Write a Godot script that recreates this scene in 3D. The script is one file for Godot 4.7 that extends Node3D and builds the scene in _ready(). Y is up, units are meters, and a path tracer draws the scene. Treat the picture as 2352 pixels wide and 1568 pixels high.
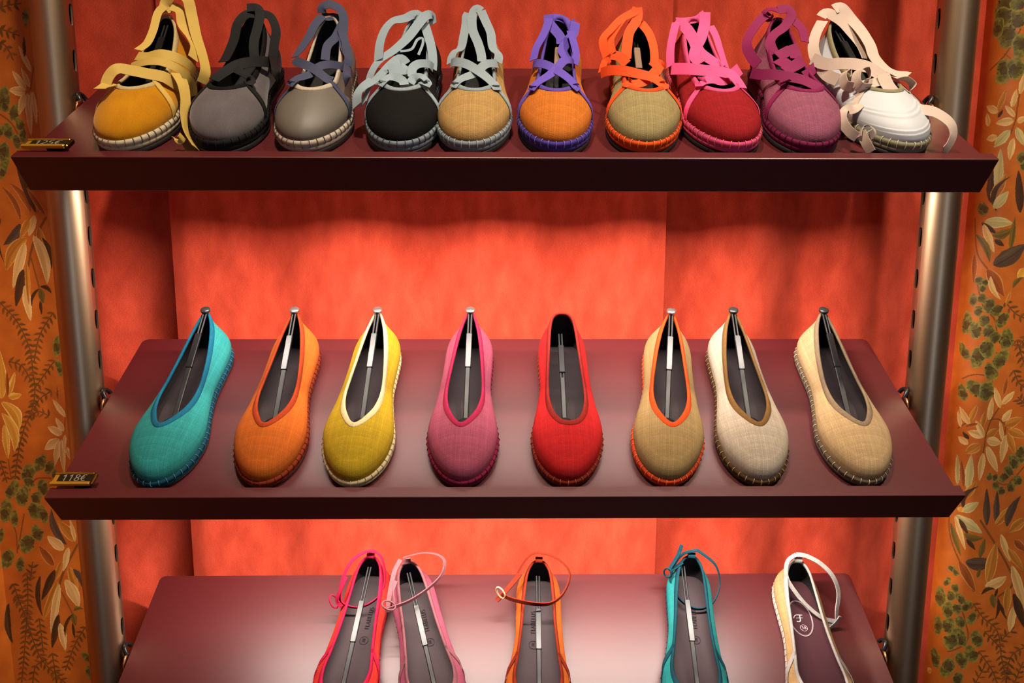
extends Node3D
# A boutique display: three tilted burgundy shelves of espadrilles between two metal uprights,
# an orange-red velvet curtain behind them and botanical wallpaper on both sides.

const EYE := 1.45                 # camera height above the floor
const FOCAL := 1763.3             # focal length in pixels of a 2352 x 1568 frame
const TILT := 0.5162              # slope of the shelves
const HALF := 0.56                # half the width of a shelf
const DEPTH := 0.3206             # depth of a shelf along its slope
const LIP_UP := 0.0096
const LIP_DOWN := 0.033
const LIP_IN := 0.0163
const SHELF_Y := [EYE + 0.0601, EYE - 0.3413, EYE - 0.7292]

var view := Transform3D.IDENTITY
var taken := {}
var tex := {}
var rng := RandomNumberGenerator.new()

# ------------------------------------------------------------------ mesh building
class Shape:
	var v := PackedVector3Array()
	var n := PackedVector3Array()
	var uv := PackedVector2Array()
	var ix := PackedInt32Array()

	# rows of points joined into a smooth sheet; "closed" joins the last column to the first
	func grid(rows: Array, closed := false, flip := false, us := 1.0, vs := 1.0) -> void:
		var nr := rows.size()
		var nc: int = rows[0].size()
		var base := v.size()
		var cols := nc + (1 if closed else 0)
		var acc := PackedVector3Array()
		acc.resize(nr * nc)
		for r in nr - 1:
			for c in (nc if closed else nc - 1):
				var c2 := (c + 1) % nc
				var a: Vector3 = rows[r][c]
				var b: Vector3 = rows[r][c2]
				var d: Vector3 = rows[r + 1][c2]
				var e: Vector3 = rows[r + 1][c]
				var k := (e - b).cross(d - a)
				if flip:
					k = -k
				acc[r * nc + c] += k
				acc[r * nc + c2] += k
				acc[(r + 1) * nc + c2] += k
				acc[(r + 1) * nc + c] += k
		for r in nr:
			for c in cols:
				v.append(rows[r][c % nc])
				n.append(acc[r * nc + c % nc].normalized())
				uv.append(Vector2(us * c / (cols - 1.0), vs * r / (nr - 1.0)))
		for r in nr - 1:
			for c in cols - 1:
				var a := base + r * cols + c
				var b := a + 1
				var d := a + cols + 1
				var e := a + cols
				if flip:
					ix.append_array(PackedInt32Array([a, d, b, a, e, d]))
				else:
					ix.append_array(PackedInt32Array([a, b, d, a, d, e]))

	func quad(a: Vector3, b: Vector3, c: Vector3, d: Vector3, uvs := []) -> void:
		var base := v.size()
		var k := (d - b).cross(c - a).normalized()
		for q in [a, b, c, d]:
			v.append(q)
			n.append(k)
		for i in 4:
			uv.append(uvs[i] if uvs else Vector2(i & 1, i >> 1))
		ix.append_array(PackedInt32Array([base, base + 1, base + 2, base, base + 2, base + 3]))

	# fan closing a loop of points
	func cap(loop, flip := false) -> void:
		var mid := Vector3.ZERO
		for q in loop:
			mid += q
		mid /= loop.size()
		var base := v.size()
		var k := Vector3.ZERO
		for i in loop.size():
			k += (loop[(i + 1) % loop.size()] - mid).cross(loop[i] - mid)
		k = k.normalized() * (-1.0 if flip else 1.0)
		v.append(mid); n.append(k); uv.append(Vector2(0.5, 0.5))
		for q in loop:
			v.append(q); n.append(k); uv.append(Vector2.ZERO)
		for i in loop.size():
			var a: int = base + 1 + i
			var b: int = base + 1 + (i + 1) % loop.size()
			ix.append_array(PackedInt32Array([base, b, a]) if flip else PackedInt32Array([base, a, b]))

	# stacked loops with flat faces, closed at both ends
	func stack(loops: Array) -> void:
		var m: int = loops[0].size()
		for r in loops.size() - 1:
			for c in m:
				quad(loops[r][c], loops[r][(c + 1) % m], loops[r + 1][(c + 1) % m], loops[r + 1][c])
		cap(loops[0], true)
		cap(loops[-1])

	# a box with chamfered edges
	func box(size: Vector3, bevel: float, xf := Transform3D.IDENTITY) -> void:
		var h := size / 2
		var b := minf(bevel, minf(h.x, minf(h.y, h.z)) * 0.9)
		var loops := []
		for k in [[-h.y, b], [-h.y + b, 0.0], [h.y - b, 0.0], [h.y, b]]:
			var i: float = k[1]
			var x := h.x - i
			var z := h.z - i
			var loop := []
			for q in [[x, z - b], [x - b, z], [-x + b, z], [-x, z - b], [-x, -z + b], [-x + b, -z], [x - b, -z], [x, -z + b]]:
				loop.append(xf * Vector3(q[0], k[0], q[1]))
			loops.append(loop)
		stack(loops)

	# a tube along a path; r is one radius or one for each point
	func tube(path: Array, r, seg := 10, closed := false, caps := true) -> void:
		var rows := []
		var m := path.size()
		var up := Vector3.ZERO
		for i in m:
			var t: Vector3 = (path[(i + 1) % m] - path[(i + m - 1) % m]) if closed else (path[mini(i + 1, m - 1)] - path[maxi(i - 1, 0)])
			t = t.normalized()
			if up == Vector3.ZERO:
				up = Vector3.UP if absf(t.y) < 0.9 else Vector3.RIGHT
			up = (up - t * up.dot(t)).normalized()
			var side := t.cross(up)
			var rad: float = r[i] if r is Array else r
			var row := PackedVector3Array()
			for k in seg:
				var a := TAU * k / seg
				row.append(path[i] + (side * cos(a) + up * sin(a)) * rad)
			rows.append(row)
		if closed:
			rows.append(rows[0])
		grid(rows, true, false)
		if caps and not closed:
			cap(rows[0], true)
			cap(rows[-1])

	# a flat band along a path with a facing direction at each point
	func band(path: Array, face: Array, width: float, thick := 0.0007) -> void:
		var top := []
		var bottom := []
		var m := path.size()
		var long := 0.0
		for i in m:
			var t: Vector3 = (path[mini(i + 1, m - 1)] - path[maxi(i - 1, 0)]).normalized()
			var f: Vector3 = face[i]
			f = (f - t * f.dot(t)).normalized()
			var side := t.cross(f) * width / 2
			var a := PackedVector3Array()
			var b := PackedVector3Array()
			for k in 5:
				var w := k / 2.0 - 1.0
				a.append(path[i] + side * w + f * thick / 2)
				b.append(path[i] + side * w - f * thick / 2)
			top.append(a)
			bottom.append(b)
			if i:
				long += path[i].distance_to(path[i - 1])
		var us := width * 100.0
		grid(top, false, true, us, long * 100.0)
		grid(bottom, false, false, us, long * 100.0)
		var l := []
		var q := []
		for i in m:
			l.append(PackedVector3Array([bottom[i][0], top[i][0]]))
			q.append(PackedVector3Array([top[i][4], bottom[i][4]]))
		grid(l, false, true, 0.1, long * 100.0)
		grid(q, false, true, 0.1, long * 100.0)
		quad(bottom[0][0], bottom[0][4], top[0][4], top[0][0])
		quad(bottom[-1][4], bottom[-1][0], top[-1][0], top[-1][4])

	# a profile turned about the y axis
	func lathe(profile: Array, seg := 24, xf := Transform3D.IDENTITY) -> void:
		var rows := []
		for q in profile:
			var row := PackedVector3Array()
			for k in seg:
				var a := TAU * k / seg
				row.append(xf * Vector3(q[0] * cos(a), q[1], q[0] * sin(a)))
			rows.append(row)
		grid(rows, true, false)

	func mesh() -> ArrayMesh:
		var arrays := []
		arrays.resize(Mesh.ARRAY_MAX)
		arrays[Mesh.ARRAY_VERTEX] = v
		arrays[Mesh.ARRAY_NORMAL] = n
		arrays[Mesh.ARRAY_TEX_UV] = uv
		arrays[Mesh.ARRAY_INDEX] = ix
		var m := ArrayMesh.new()
		m.add_surface_from_arrays(Mesh.PRIMITIVE_TRIANGLES, arrays)
		return m


func spline(pts: Array, count: int, closed := false) -> Array:
	# Catmull-Rom through the points, resampled evenly
	var fine := []
	var m := pts.size()
	var segs := m if closed else m - 1
	for i in segs:
		var a: Vector3 = pts[(i - 1 + m) % m] if closed else pts[maxi(i - 1, 0)]
		var b: Vector3 = pts[i]
		var c: Vector3 = pts[(i + 1) % m]
		var d: Vector3 = pts[(i + 2) % m] if closed else pts[mini(i + 2, m - 1)]
		for k in 16:
			fine.append(b.cubic_interpolate(c, a, d, k / 16.0))
	fine.append(pts[0] if closed else pts[m - 1])
	var run := [0.0]
	for i in range(1, fine.size()):
		run.append(run[-1] + fine[i].distance_to(fine[i - 1]))
	var out := []
	var at := 0
	var steps := count if closed else count - 1
	for k in count:
		var want: float = run[-1] * k / steps
		while at < fine.size() - 2 and run[at + 1] < want:
			at += 1
		var span: float = run[at + 1] - run[at]
		out.append(fine[at].lerp(fine[at + 1], 0.0 if span <= 0.0 else clampf((want - run[at]) / span, 0.0, 1.0)))
	return out


# ------------------------------------------------------------------ scene bookkeeping
func numbered(called: String, parent: Node) -> String:
	var key := "%d %s" % [parent.get_instance_id(), called]
	var k: int = taken.get(key, 0)
	taken[key] = k + 1
	return called if k == 0 else "%s_%03d" % [called, k]

func thing(called: String, label: String, category: String, xf := Transform3D.IDENTITY, group := "") -> Node3D:
	var o := Node3D.new()
	o.name = numbered(called, self)
	add_child(o)
	o.transform = xf
	tag(o, label, category, group)
	return o

func tag(o: Node, label: String, category: String, group := "") -> void:
	o.set_meta("label", label)
	o.set_meta("category", category)
	if group:
		o.set_meta("group", group)

func part(called: String, m: Mesh, material: Material, parent: Node = self, label := "", kind := "") -> MeshInstance3D:
	var o := MeshInstance3D.new()
	o.mesh = m
	o.material_override = material
	o.name = numbered(called, parent)
	parent.add_child(o)
	if label:
		o.set_meta("label", label)
	if kind:
		o.set_meta("kind", kind)
	return o

func box_part(called: String, at: Vector3, size: Vector3, bevel: float, material: Material, parent: Node = self, kind := "") -> MeshInstance3D:
	var s := Shape.new()
	s.box(size, bevel)
	var o := part(called, s.mesh(), material, parent, "", kind)
	o.position = at
	return o

# ------------------------------------------------------------------ places
func ray(x: float, y: float) -> Vector3:
	return (view.basis * Vector3((x - 1176.0) / FOCAL, (784.0 - y) / FOCAL, -1.0)).normalized()

func shelf_frame(s: int) -> Transform3D:
	# x across, y out of the shelf, z down the slope to the front; origin at the front edge
	var up := Vector3(0, cos(TILT), sin(TILT))
	var front := Vector3(0, -sin(TILT), cos(TILT))
	return Transform3D(Basis(Vector3.RIGHT, up, front), Vector3(0, SHELF_Y[s], 0))

func on_shelf(s: int, x: float, y: float, lift := 0.0) -> Vector3:
	# where a line of sight meets a shelf, in the shelf's own frame
	var f := shelf_frame(s)
	var q := f.affine_inverse() * view.origin
	var d := f.basis.inverse() * ray(x, y)
	return q + d * ((lift - q.y) / d.y)

# ------------------------------------------------------------------ materials
func mat(color: Color, rough := 0.6, metal := 0.0) -> StandardMaterial3D:
	var m := StandardMaterial3D.new()
	m.albedo_color = color
	m.roughness = rough
	m.metallic = metal
	return m

func srgb(r: float, g: float, b: float) -> Color:
	return Color(r / 255.0, g / 255.0, b / 255.0)

func make_textures() -> void:
	rng.seed = 7
	# plain weave: threads over and under, each with a tone of its own, and slubs
	var sz := 256
	var cell := 8
	var cnt := sz / cell
	var warp := []
	var weft := []
	for i in cnt:
		warp.append(rng.randf_range(0.80, 1.0))
		weft.append(rng.randf_range(0.80, 1.0))
	var slub := FastNoiseLite.new()
	slub.seed = 3
	slub.frequency = 0.02
	var im := Image.create(sz, sz, false, Image.FORMAT_RGB8)
	var hm := Image.create(sz, sz, false, Image.FORMAT_RGB8)
	for y in sz:
		for x in sz:
			var i := x / cell
			var j := y / cell
			var fx := (x % cell + 0.5) / cell * 2.0 - 1.0
			var fy := (y % cell + 0.5) / cell * 2.0 - 1.0
			var over := (i + j) % 2 == 0
			var t: float = warp[i] if over else weft[j]
			var across := fx if over else fy
			var along := fy if over else fx
			var h := sqrt(maxf(0.0, 1.0 - across * across * 0.9)) * (0.65 + 0.35 * cos(along * PI / 2))
			var k := t * (0.93 + 0.1 * slub.get_noise_2d(x * (0.3 if over else 2.0), y * (2.0 if over else 0.3)))
			if h < 0.35:
				k *= 0.72
			im.set_pixel(x, y, Color(k, k, k))
			hm.set_pixel(x, y, Color(h, h, h))
	tex.weave = ImageTexture.create_from_image(im)
	tex.weave_height = ImageTexture.create_from_image(hm)
	# ribbed ribbon
	var rb := Image.create(8, 64, false, Image.FORMAT_RGB8)
	for y in 64:
		var k := 0.5 + 0.5 * cos(y / 64.0 * TAU * 12.0)
		for x in 8:
			rb.set_pixel(x, y, Color(k, k, k))
	tex.ribs = ImageTexture.create_from_image(rb)
	for y in 64:
		for x in 8:
			var k := 0.88 + 0.12 * rb.get_pixel(x, y).r
			rb.set_pixel(x, y, Color(k, k, k))
	tex.rib_tone = ImageTexture.create_from_image(rb)
	# velvet nap: fine streaks and brushed patches
	var a := FastNoiseLite.new()
	a.seed = 11
	a.frequency = 0.26
	a.fractal_octaves = 2
	var b := FastNoiseLite.new()
	b.seed = 12
	b.frequency = 0.005
	b.fractal_octaves = 4
	var vz := 1024
	var ia := a.get_seamless_image(vz, vz)
	var ib := b.get_seamless_image(vz, vz)
	var vi := Image.create(vz, vz, false, Image.FORMAT_RGB8)
	for y in vz:
		for x in vz:
			var fine := ia.get_pixel(x, (y * 2) % vz).r - 0.5
			var broad := ib.get_pixel((x * 2) % vz, y).r - 0.5
			var k := clampf(0.83 + 0.32 * fine + 0.15 * broad, 0.4, 1.0)
			vi.set_pixel(x, y, Color(k, k * k * 0.35 + k * 0.65, k * k * 0.4 + k * 0.6))
	tex.nap = ImageTexture.create_from_image(vi)
	var gr := FastNoiseLite.new()
	gr.seed = 4
	gr.frequency = 0.35
	var gi := Image.create(256, 256, false, Image.FORMAT_RGB8)
	for y in 256:
		for x in 256:
			var k := 0.5 + 0.5 * gr.get_noise_2d(x, y)
			gi.set_pixel(x, y, Color(k, k, k))
	tex.grain = ImageTexture.create_from_image(gi)

func linen(color: Color) -> StandardMaterial3D:
	var m := mat(color, 0.85)
	m.albedo_texture = tex.weave
	m.uv1_triplanar = true
	m.uv1_scale = Vector3.ONE * 32.0
	m.heightmap_enabled = true
	m.heightmap_texture = tex.weave_height
	m.heightmap_scale = 0.05
	m.metallic_specular = 0.3
	return m

func velvet(color: Color) -> StandardMaterial3D:
	var m := mat(color, 0.9)
	m.albedo_texture = tex.nap
	m.uv1_triplanar = true
	m.uv1_scale = Vector3.ONE * 3.0
	m.rim_enabled = true
	m.rim = 0.8
	m.rim_tint = 0.5
	m.metallic_specular = 0.2
	return m

func ribbon_mat(color: Color, shine := 0.6) -> StandardMaterial3D:
	var m := mat(color, shine)
	m.albedo_texture = tex.rib_tone
	m.heightmap_enabled = true
	m.heightmap_texture = tex.ribs
	m.heightmap_scale = 0.012
	m.metallic_specular = 0.35
	return m

# cotton tape for bindings, straps and sole bands
func tape_mat(color: Color) -> StandardMaterial3D:
	var m := mat(color, 0.85)
	m.albedo_texture = tex.weave
	m.uv1_triplanar = true
	m.uv1_scale = Vector3.ONE * 64.0
	m.metallic_specular = 0.3
	return m

# ------------------------------------------------------------------ shoes
const SOLE := [[0.0, 0.0], [0.017, 0.010], [0.0285, 0.05], [0.0340, 0.13], [0.0352, 0.26], [0.0364, 0.40], [0.0405, 0.54], [0.0458, 0.65], [0.0474, 0.74], [0.0410, 0.855], [0.0285, 0.940], [0.0140, 0.986], [0.0, 1.0]]
const ROUND := 128

func half_loop(pts: Array, count: int, mirror: bool) -> Array:
	var c := []
	for q in pts:
		c.append(Vector3(-q.x if mirror else q.x, q.y, q.z))
	return spline(c, count)

func sole_loop(long: float, wide: float, arch: float) -> Array:
	# heel first, round by +x to the toe and back by -x; "arch" pulls in one flank
	var out := []
	for sgn in [1.0, -1.0]:
		var c := []
		for q in SOLE:
			var pull := 0.0026 * exp(-pow((q[1] - 0.40) / 0.16, 2.0)) * (1.0 if sgn * arch > 0 else -0.3)
			var toe_shift := -0.004 * arch * smoothstep(0.6, 1.0, q[1])
			c.append(Vector3(sgn * maxf(0.0, q[0] - pull) * wide - toe_shift, 0.0, (q[1] - 0.5) * long))
		var s := spline(c, ROUND / 2 + 1)
		if sgn < 0:
			s.reverse()
		s.resize(ROUND / 2)
		out.append_array(s) if sgn > 0 else out.append_array(s)
	return out

func inset(loop: Array, by: float, y: float) -> PackedVector3Array:
	var out := PackedVector3Array()
	var m := loop.size()
	for i in m:
		var t: Vector3 = loop[(i + 1) % m] - loop[(i + m - 1) % m]
		var nrm := Vector3(t.z, 0, -t.x).normalized()      # outwards for this winding
		out.append(Vector3(loop[i].x, y, loop[i].z) - nrm * by)
	return out

# one espadrille; "d" gives its measures and materials, the parts go under "o"
func build_shoe(o: Node3D, d: Dictionary) -> Dictionary:
	var long: float = d.get("long", 0.262)
	var wide: float = d.get("wide", 1.0)
	var loop := sole_loop(long, wide, d.get("arch", 1.0))
	var bh: float = d.get("thick", 1.0)
	var lift: float = d.get("lift", 0.0)
	# rubber outsole
	var s := Shape.new()
	var rows := [inset(loop, 0.006, 0.0), inset(loop, 0.003, 0.0005), inset(loop, 0.0018 - lift * 0.3, 0.0015), inset(loop, 0.0014, 0.0034 + lift), inset(loop, 0.006, 0.0038 + lift)]
	s.grid(rows, true, false)
	s.cap(rows[0], true)
	part("outsole", s.mesh(), d.rubber, o)
	# covered sole band: a lower strip, a groove and the rolled edge above it
	s = Shape.new()
	rows = []
	for q in [[0.004, 0.0030], [0.0016, 0.0036], [0.0007, 0.0054], [0.0009, 0.0070], [0.0020, 0.0078], [0.0010, 0.0086], [0.0002, 0.0108], [0.0008, 0.0130], [0.0028, 0.0143], [0.0045, 0.0143], [0.0056, 0.0132]]:
		rows.append(inset(loop, q[0], q[1] * bh + lift))
	s.grid(rows, true, false)
	part("sole_band", s.mesh(), d.band, o)
	# whip stitches over the rolled edge
	s = Shape.new()
	var every := 2 if not d.has("every") else int(d.every)
	for i in range(0, ROUND, every):
		var a := loop[i] as Vector3
		var t: Vector3 = loop[(i + 1) % ROUND] - loop[(i + ROUND - 1) % ROUND]
		var nrm := Vector3(t.z, 0, -t.x).normalized()
		t = t.normalized() * rng.randf_range(-0.0006, 0.0006)
		var p := []
		for q in [[0.0021, 0.0076], [0.0003, 0.0086], [-0.0006, 0.0108], [0.0002, 0.0134], [0.0016, 0.0148], [0.0030, 0.0150]]:
			p.append(Vector3(a.x, q[1] * bh + lift, a.z) - nrm * q[0] + t * (q[1] - 0.011) * 200.0)
		s.tube(p, 0.00043, 5)
	part("stitching", s.mesh(), d.stitch, o, "", "stuff")
	# upper: every point of the sole edge is joined to a point of the opening
	var base := inset(loop, 0.0034, 0.0132 * bh + lift)
	var rim := []
	var open: Array = d.open
	for mirror in [false, true]:
		var c := []
		for q in open:
			c.append(Vector3(q[0] * wide * (d.get("skew_l", 1.0) if mirror else d.get("skew_r", 1.0)) + d.get("lean", 0.0) * smoothstep(0.5, 0.0, q[2]), q[1], (q[2] - 0.5) * long))
		var fine := half_loop(c, 400, mirror)
		if mirror:
			for i in fine.size():
				fine[i].x += 2.0 * d.get("lean", 0.0) * smoothstep(0.5, 0.0, fine[i].z / long + 0.5)
		var half := []
		for k in ROUND / 2:
			var psi := float(k) / (ROUND / 2) if not mirror else 1.0 - float(k) / (ROUND / 2)
			var phi := 1.0 - pow(1.0 - psi, d.get("fan", 1.55))
			half.append(fine[clampi(roundi(phi * 399.0), 0, 399)])
		rim.append_array(half)
	var pleated: bool = d.get("pleats", false)
	var steps: int = d.get("rows", 16)
	rows = []
	var slope := []
	for r in steps + 1:
		rows.append(PackedVector3Array())
	for i in ROUND:
		var b: Vector3 = base[i]
		var e: Vector3 = rim[i]
		var t: Vector3 = loop[(i + 1) % ROUND] - loop[(i + ROUND - 1) % ROUND]
		var nrm := Vector3(t.z, 0, -t.x).normalized()
		var h := e.y - b.y
		var flat := Vector3(b.x - e.x, 0, b.z - e.z)
		var toe := smoothstep(0.55, 0.95, b.z / long + 0.5)
		var heel := smoothstep(0.30, 0.0, b.z / long + 0.5)
		var p1 := b + Vector3.UP * h * lerpf(0.50, d.get("toe_rise", 0.70), toe) + nrm * lerpf(0.0095, 0.0035, toe) + nrm * 0.001 * heel
		var p2 := e + flat * lerpf(0.42, d.get("reach", 0.56), toe) - Vector3.UP * h * lerpf(0.32, d.get("throat_dip", 0.10), toe) + nrm * 0.004 * heel
		for r in steps + 1:
			var v := r / float(steps)
			var q := b.bezier_interpolate(p1, p2, e, v)
			if pleated and toe > 0.0:
				for at in [0.16, 0.24, 0.50, 0.58]:
					var k: float = (v - at + 0.9 * (i - ROUND / 2.0) / ROUND) / 0.016
					q += Vector3.UP * 0.0013 * exp(-k * k) * toe
			rows[r].append(q)
		slope.append((p2 - e).normalized())
	var skin := rows
	s = Shape.new()
	s.grid(rows, true, false)
	var top_n := []
	for i in ROUND:
		top_n.append(s.n[steps * (ROUND + 1) + i])
	part("upper", s.mesh(), d.fabric, o)
	var inner := []
	for r in steps + 1:
		var row := PackedVector3Array()
		for i in ROUND:
			row.append(rows[r][i] - s.n[r * (ROUND + 1) + i] * 0.0016)
		inner.append(row)
	var li := Shape.new()
	li.grid(inner, true, true)
	part("lining", li.mesh(), d.lining, o)
	# insole
	var edge := inset(loop, 0.0052, 0.0148 * bh + lift)
	var mid := PackedVector3Array()
	for q in edge:
		mid.append(Vector3(0.0, 0.0140 * bh + lift, clampf(q.z, -0.36 * long, 0.36 * long)))
	s = Shape.new()
	s.grid([edge, mid], true, false, 1.0, 1.0)
	var ins := part("insole", s.mesh(), d.insole, o)
	# tape binding round the opening
	s = Shape.new()
	var w: float = d.get("tape", 0.0065)
	rows = []
	for q in [[w + 0.0004, -0.0002], [w, 0.0010], [w * 0.5, 0.0013], [0.0008, 0.0012], [-0.0009, 0.0002], [-0.0009, -0.0016], [0.0008, -0.0027], [w * 0.6, -0.0027], [w * 0.6, -0.0016]]:
		var row := PackedVector3Array()
		for i in ROUND:
			row.append(rim[i] + slope[i] * q[0] + top_n[i] * q[1])
		rows.append(row)
	s.grid(rows, true, false)
	part("binding", s.mesh(), d.trim, o)
	return {"rim": rim, "loop": loop, "insole": ins, "base": base, "slope": slope, "normal": top_n, "long": long, "skin": skin}

# put a thing on a shelf with its toe at one pixel's place and its heel towards another's
func shoe_place(s: int, toe: Vector2, heel: Vector2, heel_up: float, long: float, by_heel := false) -> Transform3D:
	var f := shelf_frame(s)
	var a := on_shelf(s, toe.x, toe.y)
	a.z = -LIP_IN - 0.0015
	var b := on_shelf(s, heel.x, heel.y, heel_up)
	var dir := Vector3(a.x - b.x, 0, a.z - b.z).normalized()
	var at := a - dir * long / 2
	if by_heel:
		at = b + dir * long * 0.488
	at.y = 0.0
	return f * Transform3D(Basis(Vector3.UP.cross(dir), Vector3.UP, dir), at)

const FLAT_OPEN := [[0.0, 0.0760, 0.012], [0.0055, 0.0720, 0.024], [0.0125, 0.0625, 0.11], [0.0190, 0.0510, 0.26], [0.0235, 0.0440, 0.42], [0.0240, 0.0430, 0.53], [0.0195, 0.0440, 0.62], [0.0110, 0.0465, 0.695], [0.0045, 0.0485, 0.735], [0.0, 0.0490, 0.746]]
const ROUND_OPEN := [[0.0, 0.0745, 0.014], [0.0100, 0.0738, 0.022], [0.0170, 0.0690, 0.07], [0.0215, 0.0550, 0.25], [0.0245, 0.0450, 0.42], [0.0245, 0.0430, 0.55], [0.0190, 0.0450, 0.655], [0.0100, 0.0480, 0.720], [0.0, 0.0490, 0.735]]
const LACE_OPEN := [[0.0, 0.0850, 0.012], [0.0075, 0.0830, 0.020], [0.0150, 0.0735, 0.09], [0.0195, 0.0590, 0.24], [0.0220, 0.0510, 0.40], [0.0235, 0.0500, 0.53], [0.0225, 0.0520, 0.615], [0.0165, 0.0540, 0.675], [0.0085, 0.0548, 0.708], [0.0, 0.0550, 0.718]]
const SANDAL_OPEN := [[0.0, 0.0640, 0.012], [0.0090, 0.0625, 0.018], [0.0175, 0.0560, 0.07], [0.0220, 0.0450, 0.20], [0.0250, 0.0370, 0.36], [0.0300, 0.0320, 0.54], [0.0330, 0.0325, 0.66], [0.0240, 0.0400, 0.77], [0.0, 0.0430, 0.82]]

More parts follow.
